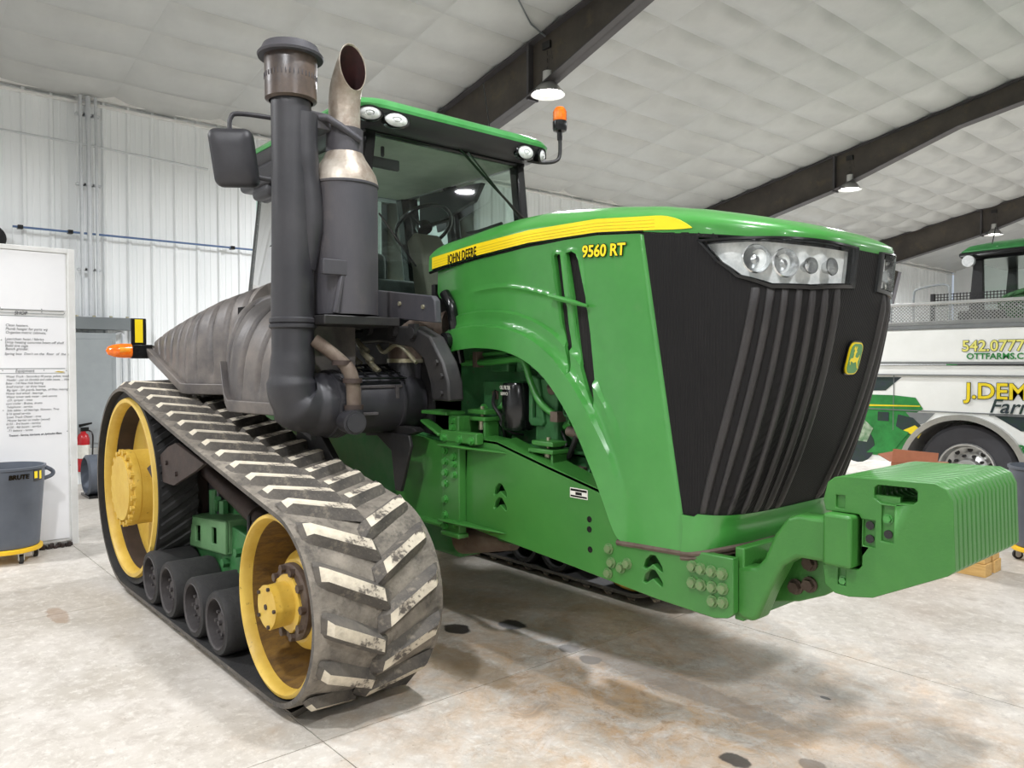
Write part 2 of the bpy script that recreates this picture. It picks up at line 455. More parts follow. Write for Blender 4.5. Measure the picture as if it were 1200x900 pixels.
def region(bm, poly, holes, step, front, back=None, mi=0, lines=()):
    """triangulate a 2D region with holes, map it through front() (and back() for thickness)"""
    V = []; E = []
    for P in [poly] + list(holes):
        st = len(V); n = len(P)
        for i in range(n):
            a, b = P[i], P[(i + 1) % n]
            k = max(1, int(math.hypot(b[0] - a[0], b[1] - a[1]) / step)) if step else 1
            for j in range(k):
                V.append(Vector((a[0] + (b[0] - a[0]) * j / k, a[1] + (b[1] - a[1]) * j / k)))
        for i in range(st, len(V)): E.append((i, i + 1 if i + 1 < len(V) else st))
    for P in lines:
        st = len(V); first = True
        for i in range(len(P) - 1):
            a, b = P[i], P[i + 1]; k = max(1, int(math.hypot(b[0] - a[0], b[1] - a[1]) / step))
            for j in range(k + (1 if i == len(P) - 2 else 0)): V.append(Vector((a[0] + (b[0] - a[0]) * j / k, a[1] + (b[1] - a[1]) * j / k)))
        for i in range(st, len(V) - 1): E.append((i, i + 1))
    if step:
        x0, x1 = min(p[0] for p in poly), max(p[0] for p in poly)
        y0, y1 = min(p[1] for p in poly), max(p[1] for p in poly)
        j = 0; y = y0 + step * 0.5
        while y < y1:
            x = x0 + (step * 0.5 if j % 2 else step)
            while x < x1:
                if inpoly(x, y, poly) and not any(inpoly(x, y, h) for h in holes) and min([segd(x, y, poly, True)] + [segd(x, y, h, True) for h in holes] + [segd(x, y, l) for l in lines]) > step * 0.4:
                    V.append(Vector((x, y)))
                x += step
            y += step * 0.87; j += 1
    r = delaunay_2d_cdt(V, E, [], 0, 1e-6)
    vs, fs = r[0], r[2]
    tris = []
    for f in fs:
        cx = sum(vs[i][0] for i in f) / len(f); cy = sum(vs[i][1] for i in f) / len(f)
        if inpoly(cx, cy, poly) and not any(inpoly(cx, cy, h) for h in holes): tris.append(list(f))
    A = [bm.verts.new(front(v[0], v[1])) for v in vs]
    for t in tris: bm.faces.new([A[i] for i in t]).material_index = mi
    if back:
        B = [bm.verts.new(back(v[0], v[1])) for v in vs]
        cnt = {}
        for t in tris:
            bm.faces.new([B[i] for i in reversed(t)]).material_index = mi
            for i in range(len(t)):
                e = (t[i], t[(i + 1) % len(t)]); k = (min(e), max(e)); cnt[k] = cnt.get(k, 0) + 1
        for (a, b), c in cnt.items():
            if c == 1: bm.faces.new((A[a], A[b], B[b], B[a])).material_index = mi
    for v in [v for v in bm.verts if not v.link_faces]: bm.verts.remove(v)

def grid(bm, f, nu, nv, mi=0, closeu=False, mif=None):
    R = [[bm.verts.new(f(i / (nu if closeu else nu - 1) if True else 0, j / (nv - 1))) for j in range(nv)] for i in range(nu)]
    for i in range(nu if closeu else nu - 1):
        for j in range(nv - 1):
            fc = bm.faces.new((R[i][j], R[(i + 1) % nu][j], R[(i + 1) % nu][j + 1], R[i][j + 1]))
            fc.material_index = mif(i, j) if mif else mi
    return R

def text_obj(name, body, size, mat, parent, loc, xdir, updir, extrude=0.002, offset=0.0, shear=0.0, spacing=1.0, align='LEFT', sx=1.0):
    cu = bpy.data.curves.new(name, 'FONT')
    cu.body = body; cu.size = size; cu.extrude = extrude; cu.offset = offset; cu.shear = shear; cu.space_character = spacing; cu.align_x = align
    cu.resolution_u = 3
    tmp = bpy.data.objects.new(name + '_curve', cu); COL.objects.link(tmp)
    dg = bpy.context.evaluated_depsgraph_get()
    me = bpy.data.meshes.new_from_object(tmp.evaluated_get(dg))
    bpy.data.objects.remove(tmp)
    x = Vector(xdir).normalized(); z = x.cross(Vector(updir)).normalized(); y = z.cross(x)
    M = Matrix((x * sx, y, z)).transposed().to_4x4()
    M.translation = Vector(loc)
    me.transform(M)
    me.materials.clear(); me.materials.append(mat)
    o = bpy.data.objects.new(name, me); link(o, parent)
    return o

# ------------------------------------------------------------------ building shell
WX = -8.0
def zc(x): return 5.12 + 0.2 * (x + 8) if x < 4 else 7.52 - 0.2 * (x - 4)
Y_LO, Y_HI, X_HI = -15.0, 29.4, 16.0
bm = NB(); box(bm, WX - 0.3, X_HI, Y_LO, Y_HI, -0.2, -0.012)
floor = struct('floor', bm, CON)
# slabs with sawn joints
JX = [0.395 + 2.625 * k for k in range(-4, 7)]
JY = [-1.5 + 2.6 * k for k in range(-6, 15)]
xs = [WX - 0.3] + [x for x in JX if WX < x < X_HI] + [X_HI]
ys = [Y_LO] + [y for y in JY if Y_LO < y < Y_HI] + [Y_HI]
for i in range(len(xs) - 1):
    for j in range(len(ys) - 1):
        bm = NB(); g = 0.0025
        box(bm, xs[i] + g, xs[i + 1] - g, ys[j] + g, ys[j + 1] - g, -0.012, 0.0)
        mk('concrete_slab', bm, CON, floor, smooth=False)

# left wall: ribbed steel sheets
bm = NB(); box(bm, WX - 0.25, WX - 0.06, Y_LO, Y_HI, 0, 5.2)
wall_left = struct('wall_left', bm, WAL)
def wall_sheet():
    bm = NB(); prof = []
    for k in range(3):
        y = k * 0.305
        prof += [(y + 0.0, 0.0), (y + 0.012, 0.0), (y + 0.03, 0.03), (y + 0.06, 0.03), (y + 0.078, 0.0), (y + 0.13, 0.0), (y + 0.135, 0.006), (y + 0.15, 0.006), (y + 0.155, 0.0),
                 (y + 0.215, 0.0), (y + 0.22, 0.006), (y + 0.235, 0.006), (y + 0.24, 0.0)]
    prof.append((0.915, 0.0))
    a = [bm.verts.new((0.0 + d, y, 0.0)) for y, d in prof]; b = [bm.verts.new((0.0 + d, y, 1.0)) for y, d in prof]
    for i in range(len(prof) - 1): bm.faces.new((a[i], a[i + 1], b[i + 1], b[i]))
    return bm
sheet0 = None; y = Y_LO
while y < Y_HI - 0.5:
    if sheet0 is None:
        sheet0 = mk('wall_sheet', wall_sheet(), WAL, wall_left, loc=(WX - 0.04, y, 0), smooth=False); sheet0.scale = (1, 1, 5.16)
    else: again(sheet0, loc=(WX - 0.04, y, 0))
    y += 0.915
bm = NB(); box(bm, WX - 0.03, WX + 0.06, Y_LO, Y_HI, 5.05, 5.13)
struct('trim_1', bm, WHT)
bm = NB(); box(bm, WX - 0.03, WX + 0.03, Y_LO, Y_HI, 4.97, 5.0)
box(bm, WX, WX + 0.08, Y_LO, Y_HI, 5.145, 5.17)
struct('trim_2', bm, WHT)
# other walls (out of view, close the room)
for nm, b in (('wall_right', (X_HI, X_HI + .2, Y_LO, Y_HI, 0, 5.2)), ('wall_back', (WX, X_HI, Y_HI, Y_HI + .2, 0, 7.6)), ('wall_front', (WX, X_HI, Y_LO - .2, Y_LO, 0, 7.6))):
    bm = NB(); box(bm, *b); struct(nm, bm, WAL)
# roof deck, insulation panels
bm = NB()
prism(bm, [(WX - 0.3, zc(WX - 0.3) + 0.12), (4, zc(4) + 0.12), (X_HI + .2, zc(X_HI + .2) + 0.12), (X_HI + .2, zc(X_HI + .2) + 0.3), (4, zc(4) + 0.3), (WX - 0.3, zc(WX - 0.3) + 0.3)], Y_LO - .2, Y_HI + .2, 'XZ')
ceiling = struct('ceiling', bm, CEI)
PX, PY = 0.65, 1.40
def ins_panel(seed, amp):
    rnd = random.Random(seed); bm = NB(); n = 7
    ph = [rnd.uniform(-1, 1) for _ in range(8)]; ws = 0.25 if seed < 3 else 1.0
    def f(u, v):
        b = (math.sin(PI * u) ** 0.38) * (math.sin(PI * v) ** 0.38)
        w = math.sin(PI * u * 2 + ph[0] * 3) * math.sin(PI * v * 3 + ph[1] * 3) * 0.3 + ph[2] * 0.25 * (u - .5) + ph[3] * 0.4 * (v - .5)
        return ((u) * PX, v * PY, -amp * b * (1 + w * ws))
    grid(bm, f, 9, 11)
    bm.faces.ensure_lookup_table()
    return bm
pan = [None] * 6
cnt = 0
rest = NB()
SL = math.atan(0.2)
for j in range(-14, 22):
    py = 4.0 + PY * j
    i = 0
    if py < Y_LO - 1 or py > Y_HI: continue
    x = -8.2
    while x < X_HI:
        inview = (x < 0.9 and -2 < py < 24.5 and (x < -1.0 + (0 if py < 6 else 2)))
        zz = zc(x)
        if x > 3.7:
            sl = SL
        k = random.randrange(3) + (3 if py > 12 else 0)
        if inview and cnt < 300:
            if pan[k] is None:
                pan[k] = mk('insulation_panel', ins_panel(k, 0.085 if k < 3 else 0.11), CEI, ceiling, loc=(x, py, zz), rot=(0, -SL, 0), ang=80)
            else: again(pan[k], loc=(x, py, zz))
            cnt += 1
        else:
            x1 = x + PX; v = [(x, py, zc(x)), (x1, py, zc(x1)), (x1, py + PY, zc(x1)), (x, py + PY, zc(x)), ((x + x1) / 2, py + PY / 2, (zc(x) + zc(x1)) / 2 - 0.04)]
            v = [rest.verts.new(p) for p in v]
            for a, b in ((0, 1), (1, 2), (2, 3), (3, 0)): rest.faces.new((v[a], v[b], v[4]))
        x += PX * math.cos(SL)
mk('insulation_panels', rest, CEI, ceiling, kind='stuff')

# rafters and columns
def rafter(Y, n):
    bm = NB()
    t = 0.012; fw = 0.11
    xs_ = [-7.9, -4.3, -2.0, 4.0]; dep = [0.85, 0.72, 0.42, 0.5]
    top = [(x, zc(x) - 0.05) for x in xs_]; bot = [(x, zc(x) - 0.03 - d) for x, d in zip(xs_, dep)]
    web = top + bot[::-1]
    prism(bm, web, Y - t / 2, Y + t / 2, 'XZ', 0)
    for line, s in ((top, -1), (bot, 1)):
        for a, b in zip(line, line[1:]):
            prism(bm, [a, b, (b[0], b[1] + 0.016 * s), (a[0], a[1] + 0.016 * s)], Y - fw, Y + fw, 'XZ', 1)
    xs2 = [12 + 3.75, 12.3, 10.0, 4.0]
    top = [(x, zc(x) - 0.03) for x in xs2]; bot = [(x, zc(x) - 0.03 - d) for x, d in zip(xs2, dep)]
    prism(bm, top + bot[::-1], Y - t / 2, Y + t / 2, 'XZ', 0)
    for line, s in ((top, -1), (bot, 1)):
        for a, b in zip(line, line[1:]):
            prism(bm, [a, b, (b[0], b[1] + 0.016 * s), (a[0], a[1] + 0.016 * s)], Y - fw, Y + fw, 'XZ', 1)
    # joint plates
    for x in (-4.3, 0.2):
        box(bm, x - 0.02, x + 0.02, Y - 0.09, Y + 0.09, zc(x) - 0.78 if x < 0 else zc(x) - .5, zc(x) - 0.03, 1)
    o = struct('trim_%d' % n, bm, [BEA, BEE], smooth=False)
    # column
    for s, xc in ((1, -7.93), (-1, X_HI - 0.05)):
        bm = NB()
        pts = [(xc, 0), (xc + s * 0.5, 0), (xc + s * 1.45, 4.30), (xc, 4.95)]
        prism(bm, pts, Y - t / 2, Y + t / 2, 'XZ')
        prism(bm, [(xc, 0), (xc + s * 0.016, 0), (xc + s * 0.016, 4.95), (xc, 4.95)], Y - fw, Y + fw, 'XZ', 1)
        prism(bm, [(xc + s * 0.5, 0), (xc + s * 0.516, 0), (xc + s * 1.466, 4.30), (xc + s * 1.45, 4.30)], Y - fw, Y + fw, 'XZ', 1)
        mk('steel_column', bm, [BEA, BEE], o, smooth=False)
for k, Y in enumerate((-12.8, -4.4, 4.0, 12.4, 20.8)): rafter(Y, k + 3)

# high bay lamps
def lamp(lx, ly, ltop, label):
    lz = 5.09 if lx != 4.0 else 6.2
    t = thing('high_bay_lamp', label, 'lamp', (lx, ly, lz), 0, 'high bay lamps hung from the rafters')
    bm = NB(); r = lathe(bm, [(0.03, 0.30), (0.07, 0.29), (0.075, 0.16), (0.10, 0.13), (0.15, 0.09), (0.215, 0.0), (0.222, -0.01)], axis='Z', n=24); cap(bm, r[0])
    mk('lamp_shade', bm, ALU, t)
    bm = NB(); r = lathe(bm, [(0.0001, 0.10), (0.06, 0.09), (0.13, 0.055), (0.17, 0.03)], axis='Z', n=20)
    mk('lamp_bulb', bm, GLO, t)
    bm = NB(); z = 0.30; i = 0
    while z < ltop - lz - 0.05:
        a = 0.018
        pts = [(a * math.cos(q) * (1 if i % 2 else 0), a * math.cos(q) * (0 if i % 2 else 1), z + 0.03 + 0.032 * math.sin(q)) for q in [2 * PI * j / 8 for j in range(9)]]
        tube(bm, pts, 0.004, 5, False); z += 0.05; i += 1
    mk('hanging_chain', bm, BM, t)
    bm = NB(); box(bm, -0.07, 0.07, -0.04, 0.04, ltop - lz - 0.05, ltop - lz + 0.04)
    tube(bm, [(0.05, 0, ltop - lz), (0.09, 0, ltop - lz - .2), (0.03, 0, 0.5), (0.02, 0, 0.3)], 0.008, 6)
    mk('junction_box', bm, BM, t)
    return t
names = {(-4.0, 4.0): 'glaring high bay lamp hanging before the nearest dark rafter, above the amber beacon',
         (-4.0, 12.4): 'lit high bay lamp on the middle rafter, above the tractor hood',
         (-4.0, 20.8): 'small far high bay lamp on the last rafter, above the background cab'}
for (lx, ly, _z, _w) in LAMPS:
    if (lx, ly) in names: lamp(lx, ly, zc(lx) - 0.2, names[(lx, ly)])
# thin conduit feeding the first lamp, along the ceiling
bm = NB(); tube(bm, [(-4.0, 3.95, 5.82), (-3.9, 3.6, 5.85), (-3.0, 2.2, 6.0), (-1.0, 0.4, 6.3), (1.0, -1.2, 6.5)], 0.012, 6)
o = mk('lamp_conduit', bm, GDK); o['label'] = 'thin dark conduit crossing the ceiling to the nearest lamp'; o['category'] = 'conduit'

# ------------------------------------------------------------------ the tractor
GDP = pm('green_pale', srgb(96, 138, 92), srgb(84, 126, 82), 8, rough=0.55, bump=0.1, c3=srgb(110, 104, 84), c3scale=10, c3thr=(0.6, 0.8))
GRB = pm('grille_rib_plastic', srgb(38, 36, 36), srgb(50, 47, 46), 5, rough=0.5, bump=0.15, bscale=120)
GF = pm('green_frame', srgb(60, 122, 52), srgb(54, 114, 48), 4, rough=0.36, coat=0.15, c3=srgb(84, 120, 74), c3scale=6, c3thr=(0.62, 0.9))
T = thing('tracked_tractor', 'large green tractor on dusty black rubber tracks filling the middle of the shop', 'tractor')

# ---- track system (near side built, far side mirrored copies)
TY0, TY1 = -1.56, -0.91
FI = (0.0, 0.493, 0.45)      # front idler x, z, carcass radius
RD = (-2.41, 0.738, 0.695)
def track_path():
    d = math.hypot(FI[0] - RD[0], FI[1] - RD[1])
    base = math.atan2(FI[1] - RD[1], FI[0] - RD[0])
    off = math.acos((RD[2] - FI[2]) / d)
    at = base + off          # upper tangent normal angle
    P = []
    def arc(c, a0, a1, n):
        for i in range(n + 1):
            a = a0 + (a1 - a0) * i / n
            P.append((c[0] + c[2] * math.cos(a), c[1] + c[2] * math.sin(a)))
    arc(RD, 1.5 * PI, at, 40)       # from the bottom, round the back, over the top
    n = 30
    p, q = P[-1], (FI[0] + FI[2] * math.cos(at), FI[1] + FI[2] * math.sin(at))
    for i in range(1, n): P.append((p[0] + (q[0] - p[0]) * i / n, p[1] + (q[1] - p[1]) * i / n - 0.012 * math.sin(PI * i / n)))
    arc(FI, at, -0.5 * PI, 36)
    p, q = P[-1], P[0]
    for i in range(1, n): P.append((p[0] + (q[0] - p[0]) * i / n, p[1] + (q[1] - p[1]) * i / n))
    return P
TP = track_path()
TL = [0.0]
for a, b in zip(TP, TP[1:] + TP[:1]): TL.append(TL[-1] + math.hypot(b[0] - a[0], b[1] - a[1]))
def track_at(s):
    s %= TL[-1]
    for i in range(len(TP)):
        if TL[i + 1] >= s:
            a, b = TP[i], TP[(i + 1) % len(TP)]; t = (s - TL[i]) / (TL[i + 1] - TL[i])
            return a[0] + (b[0] - a[0]) * t, a[1] + (b[1] - a[1]) * t, math.atan2(b[1] - a[1], b[0] - a[0])
def belt_bm():
    bm = NB(); rings = []
    N = len(TP)
    for i in range(N):
        a, b = TP[i - 1], TP[(i + 1) % N]
        tx, tz = b[0] - a[0], b[1] - a[1]; l = math.hypot(tx, tz); tx /= l; tz /= l
        nx, nz = -tz, tx   # outward (path runs clockwise seen from -Y)
        x, z = TP[i]
        th = 0.028
        prof = [(TY0, -th), (TY0, -0.006), (TY0 + 0.012, 0.0), (TY1 - 0.012, 0.0), (TY1, -0.006), (TY1, -th)]
        rings.append([bm.verts.new((x + nx * h, y, z + nz * h)) for y, h in prof])
    for i in range(N):
        a, b = rings[i], rings[(i + 1) % N]
        for k in range(6):
            f = bm.faces.new((a[k], a[(k + 1) % 6], b[(k + 1) % 6], b[k])); f.material_index = 0 if k in (1, 2, 3) else 1 if k in (0, 4) else 2
    return bm
belt = mk('track_belt', belt_bm(), [RUD, LUS, RUB], T, label='dusty black rubber track belt with chevron tread')
def lug_bm(side, seed):
    """one chevron bar: local x along travel, y across, z outward"""
    rnd = random.Random(seed); bm = NB(); s = side; h = 0.043
    # centreline from outer edge (trailing) to just past the middle (leading)
    yo, yi = s * 0.300, -s * 0.030
    xo, xi = -0.085, 0.085
    def ring(t, w0, w1, hh):
        y = yo + (yi - yo) * t; x = xo + (xi - xo) * t
        return [(x - w0, y, -0.004), (x - w1, y, hh), (x + w1, y, hh), (x + w0, y, -0.004)]
    R = [ring(0.0, 0.050, 0.030, -0.002), ring(0.05, 0.056, 0.032, 0.020), ring(0.12, 0.060, 0.028, h), ring(0.45, 0.062, 0.027 + rnd.uniform(-.003, .003), h), ring(0.75, 0.060, 0.028, h), ring(0.88, 0.058, 0.028, h), ring(1.0, 0.056, 0.036, -0.002)]
    V = [[bm.verts.new(p) for p in r] for r in R]
    for i in range(len(V) - 1):
        for k in range(3):
            f = bm.faces.new((V[i][k], V[i][k + 1], V[i + 1][k + 1], V[i + 1][k])); f.material_index = 1 if (k == 1 and 1 <= i <= 4) else 0
    bm.faces.new(V[0]); bm.faces.new(V[-1])
    return bm
NL = 41; yc = (TY0 + TY1) / 2
lug0 = [None, None]
for k in range(NL * 2):
    side = -1 if k % 2 == 0 else 1
    s_ = (k + 0.35) * TL[-1] / (NL * 2)
    x, z, a = track_at(s_)
    i = 0 if side < 0 else 1
    if lug0[i] is None: lug0[i] = mk('tread_lug', lug_bm(side, i), [LUS, LUT], belt, loc=(x, yc, z), rot=(0, -a, 0), ang=25)
    else: again(lug0[i], loc=(x, yc, z), rot=(0, -a, 0))

# ---- drive wheel (rear, big)
dw = bpy.data.objects.new('drive_wheel', None)
cx, cz = RD[0], RD[1]
bm = NB()
lathe(bm, [(0.60, -1.505), (0.66, -1.515), (0.661, -1.275), (0.60, -1.27)], (cx, 0, cz), 'Y', 72, closed=True)
lathe(bm, [(0.60, -1.19), (0.66, -1.19), (0.661, -0.95), (0.60, -0.95)], (cx, 0, cz), 'Y', 72, closed=True)
n = 44
for hy0, hy1 in ((-1.50, -1.275), (-1.19, -0.95)):
    for k in range(n):
        a0 = 2 * PI * k / n
        P = []
        for t in (0, 0.5, 1.0):
            for da in (-0.045, -0.03, 0.03, 0.045):
                r = 0.661 if abs(da) > 0.04 else 0.672
                a = a0 + da + t * 0.22
                P.append(bm.verts.new((cx + r * math.cos(a), hy0 + (hy1 - hy0) * t, cz + r * math.sin(a))))
        for q in (0, 4):
            for w in range(3): bm.faces.new((P[q + w], P[q + w + 1], P[q + w + 5], P[q + w + 4]))
wheel = mk('drive_wheel', bm, RUB, T, label='large rear drive wheel with black rubber lagging')
bm = NB()
lathe(bm, [(0.612, -1.475), (0.622, -1.51), (0.612, -1.53), (0.588, -1.53), (0.572, -1.50), (0.574, -1.44), (0.58, -1.43), (0.60, -1.44)], (cx, 0, cz), 'Y', 72, closed=True)
mk('wheel_rim', bm, YL, wheel)
bm = NB()
lathe(bm, [(0.580, -1.46), (0.575, -1.10), (0.565, -1.10), (0.570, -1.46)], (cx, 0, cz), 'Y', 60, closed=True)
mk('rim_barrel', bm, DBR, wheel)
bm = NB()
lathe(bm, [(0.575, -1.345), (0.50, -1.365), (0.36, -1.34), (0.25, -1.33), (0.25, -1.30), (0.36, -1.31), (0.5, -1.33), (0.575, -1.31)], (cx, 0, cz), 'Y', 60, closed=True)
mk('wheel_disc', bm, YL, wheel)
bm = NB(); lathe(bm, [(0.645, -0.955), (0.65, -0.93), (0.62, -0.915), (0.58, -0.93), (0.30, -1.05), (0.30, -1.08), (0.6, -0.97)], (cx, 0, cz), 'Y', 60, closed=True)
mk('inner_rim', bm, YL, wheel)
bm = NB()
r = lathe(bm, [(0.265, -1.10), (0.262, -1.32), (0.257, -1.325), (0.258, -1.50), (0.262, -1.505), (0.262, -1.545), (0.225, -1.548), (0.22, -1.575), (0.0005, -1.577)], (cx, 0, cz), 'Y', 60)
mk('final_drive_hub', bm, YL, wheel)
bmb = NB(); cyl(bmb, (0, 0, 0), (0, -0.028, 0), 0.020, n=6)
hb0 = None
for k in range(20):
    a = 2 * PI * (k + .5) / 20
    p = (cx + 0.247 * math.cos(a), -1.54, cz + 0.247 * math.sin(a))
    if hb0 is None: hb0 = mk('hub_bolt', bmb, YL, wheel, loc=p, smooth=False)
    else: again(hb0, loc=p)

# ---- front idler
cx, cz = FI[0], FI[1]
bm = NB()
lathe(bm, [(0.396, -1.49), (0.414, -1.50), (0.415, -1.275), (0.395, -1.27)], (cx, 0, cz), 'Y', 60, closed=True)
lathe(bm, [(0.37, -1.19), (0.415, -1.19), (0.415, -0.95), (0.37, -0.95)], (cx, 0, cz), 'Y', 60, closed=True)
idl = mk('idler_wheel', bm, RUB, T, label='front idler wheel with black rubber drum and yellow rim')
bm = NB()
lathe(bm, [(0.408, -1.47), (0.418, -1.51), (0.412, -1.535), (0.396, -1.54), (0.384, -1.52), (0.382, -1.46), (0.395, -1.45)], (cx, 0, cz), 'Y', 64, closed=True)
mk('wheel_rim', bm, YL, idl)
bm = NB()
lathe(bm, [(0.388, -1.48), (0.370, -1.20), (0.362, -1.20), (0.380, -1.48)], (cx, 0, cz), 'Y', 60, closed=True)
mk('rim_barrel', bm, BRN, idl)
bm = NB()
lathe(bm, [(0.368, -1.215), (0.31, -1.22), (0.225, -1.40), (0.19, -1.43), (0.12, -1.43), (0.12, -1.38), (0.20, -1.36), (0.30, -1.17), (0.365, -1.17)], (cx, 0, cz), 'Y', 48, closed=True)
mk('wheel_disc', bm, YL, idl)
bm = NB(); lathe(bm, [(0.405, -0.955), (0.41, -0.93), (0.39, -0.915), (0.36, -0.93), (0.20, -1.03), (0.20, -1.06), (0.38, -0.97)], (cx, 0, cz), 'Y', 48, closed=True)
mk('inner_rim', bm, YL, idl)
bm = NB()
r = lathe(bm, [(0.178, -1.42), (0.178, -1.455), (0.168, -1.465), (0.115, -1.465), (0.10, -1.45)], (cx, 0, cz), 'Y', 40)
for k in range(10):
    a = 2 * PI * k / 10
    cyl(bm, (cx + 0.155 * math.cos(a), -1.46, cz + 0.155 * math.sin(a)), (cx + 0.155 * math.cos(a), -1.485, cz + 0.155 * math.sin(a)), 0.02, n=6)
mk('bolt_ring', bm, STR, idl)
bm = NB()
N = 60; prof = []
lo = lambda a, b=0.0: 1 + 0.07 * max(0, math.cos(5 * a)) ** 6
rings = []
for (rr, h, lobe) in ((0.13, -1.44, 1), (0.13, -1.475, 1), (0.100, -1.48, 0.0), (0.096, -1.555, 0.8), (0.098, -1.572, 0.8), (0.0005, -1.575, 0)):
    ring = []
    for i in range(N):
        a = 2 * PI * i / N
        q = rr * (1 + lobe * 0.09 * max(0, math.cos(5 * a)) ** 4)
        ring.append(bm.verts.new((cx + q * math.cos(a), h, cz + q * math.sin(a))))
    rings.append(ring)
for a_, b_ in zip(rings, rings[1:]):
    for i in range(N): bm.faces.new((a_[i], a_[(i + 1) % N], b_[(i + 1) % N], b_[i]))
mk('hub_cap', bm, YL, idl)
bm = NB()
for k in range(5):
    a = 2 * PI * k / 5
    cyl(bm, (cx + 0.090 * math.cos(a), -1.568, cz + 0.090 * math.sin(a)), (cx + 0.090 * math.cos(a), -1.583, cz + 0.090 * math.sin(a)), 0.009, n=6)
cyl(bm, (cx, -1.57, cz), (cx, -1.58, cz), 0.013, n=12)
mk('cap_bolts', bm, DBR, idl, smooth=False)

# ---- mid rollers
def roller_bm():
    bm = NB()
    for y0, y1 in ((-1.555, -1.28), (-1.19, -0.915)):
        lathe(bm, [(0.13, y0), (0.160, y0 + 0.004), (0.168, y0 + 0.02), (0.168, y1 - 0.02), (0.160, y1), (0.13, y1)], (0, 0, 0), 'Y', 36, closed=True)
    cyl(bm, (0, -1.3, 0), (0, -0.93, 0), 0.06, n=16)
    return bm
RX = [-1.83, -1.48, -1.04, -0.69]; rz = 0.234
roll0 = None
for x in RX:
    if roll0 is None:
        roll0 = mk('track_roller', roller_bm(), RUB, T, loc=(x, 0, rz))
        kids = []
        bm = NB(); lathe(bm, [(0.140, -1.548), (0.134, -1.558), (0.126, -1.552), (0.120, -1.45), (0.06, -1.43), (0.06, -1.42), (0.13, -1.43)], (0, 0, 0), 'Y', 36, closed=True)
        kids.append(mk('roller_rim', bm, GRY, roll0))
        bm = NB(); lathe(bm, [(0.075, -1.44), (0.075, -1.50), (0.06, -1.52), (0.02, -1.525), (0.0005, -1.525)], (0, 0, 0), 'Y', 28)
        for k in range(6):
            a = 2 * PI * k / 6; cyl(bm, (0.06 * math.cos(a), -1.51, 0.06 * math.sin(a)), (0.06 * math.cos(a), -1.535, 0.06 * math.sin(a)), 0.009, n=6)
        cyl(bm, (0, -1.52, 0), (0, -1.54, 0), 0.014, n=12)
        kids.append(mk('roller_cap', bm, GRY, roll0))
    else:
        c = again(roll0, loc=(x, 0, rz))
        for k in kids: again(k, parent=c)

# ---- undercarriage frame between the wheels
bm = NB()
prism(bm, [(-1.95, 0.27), (-1.85, 0.42), (-1.65, 0.60), (-1.3, 0.64), (-0.95, 0.60), (-0.75, 0.42), (-0.72, 0.27), (-0.95, 0.22), (-1.25, 0.26), (-1.6, 0.22)], -1.27, -1.20, 'XZ')
prism(bm, [(-2.0, 0.35), (-1.7, 0.62), (-1.62, 0.78), (-1.5, 0.80), (-1.4, 0.70), (-1.0, 0.66), (-0.3, 0.60), (-0.3, 0.42)], -1.12, -0.98, 'XZ')
mk('track_frame', bm, GD, T, bevel=0.01)
bm = NB()
bx = [(-1.81, 0.405), (-1.81, 0.610), (-1.19, 0.665), (-1.19, 0.462)]
region(bm, bx, [[(-1.70, 0.46), (-1.70, 0.56), (-1.62, 0.567), (-1.62, 0.467)], [(-1.42, 0.49), (-1.42, 0.59), (-1.34, 0.597), (-1.34, 0.497)]], None, lambda u, v: (u, -1.31, v), lambda u, v: (u, -1.29, v))
for (za, zb_) in ((0.595, 0.61), (0.405, 0.42)):
    v = [bm.verts.new(p) for p in ((-1.81, -1.31, za), (-1.19, -1.31, za + .055), (-1.19, -1.12, za + .055), (-1.81, -1.12, za), (-1.81, -1.31, zb_), (-1.19, -1.31, zb_ + .055), (-1.19, -1.12, zb_ + .055), (-1.81, -1.12, zb_))]
    for f in ((0, 3, 2, 1), (4, 5, 6, 7), (0, 1, 5, 4), (1, 2, 6, 5), (2, 3, 7, 6), (3, 0, 4, 7)): bm.faces.new([v[i] for i in f])
box(bm, -1.21, -1.19, -1.29, -1.12, 0.47, 0.66)
mk('bogie_bracket', bm, GDP, T, bevel=0.006, label='pale green bracket box with two slots')
bm = NB()
for (x, z) in ((-1.25, 0.40), (-1.05, 0.50), (-0.98, 0.40), (-1.5, 0.36)):
    cyl(bm, (x, -1.31, z), (x, -1.22, z), 0.028, n=6)
cyl(bm, (-1.66, -1.2, 0.62), (-1.66, -1.2, 0.78), 0.035, n=10); cyl(bm, (-1.62, -1.2, 0.66), (-1.55, -1.22, 0.74), 0.02, n=8); cyl(bm, (-1.45, -1.22, 0.66), (-1.45, -1.22, 0.74), 0.03, n=6)
mk('frame_bolts', bm, GD, T, smooth=False)
bm = NB(); cyl(bm, (-1.95, -1.18, 0.93), (-1.02, -1.18, 0.70), 0.062, n=24); cyl(bm, (-1.02, -1.18, 0.70), (-0.90, -1.18, 0.67), 0.045, n=20)
mk('tension_cylinder', bm, DBR, T)
bm = NB(); 
tube(bm, smoothpath([(-0.98, -1.25, 0.72), (-0.93, -1.27, 0.62), (-0.85, -1.27, 0.70), (-0.78, -1.25, 0.60)]), 0.012, 8)
tube(bm, smoothpath([(-1.0, -1.22, 0.66), (-0.9, -1.25, 0.58), (-0.8, -1.27, 0.62), (-0.7, -1.23, 0.52)]), 0.010, 8)
mk('grease_hose', bm, BM, T)
bm = NB(); prism(bm, [(-2.086, 0.90), (-1.64, 1.08), (-1.50, 1.115), (-1.02, 1.035), (-1.143, 0.985), (-1.55, 0.851), (-1.98, 0.848)], -1.49, -1.47, 'XZ')
for x, z in ((-1.66, 0.98), (-1.48, 0.93)): cyl(bm, (x, -1.505, z), (x, -1.49, z), 0.016, n=6)
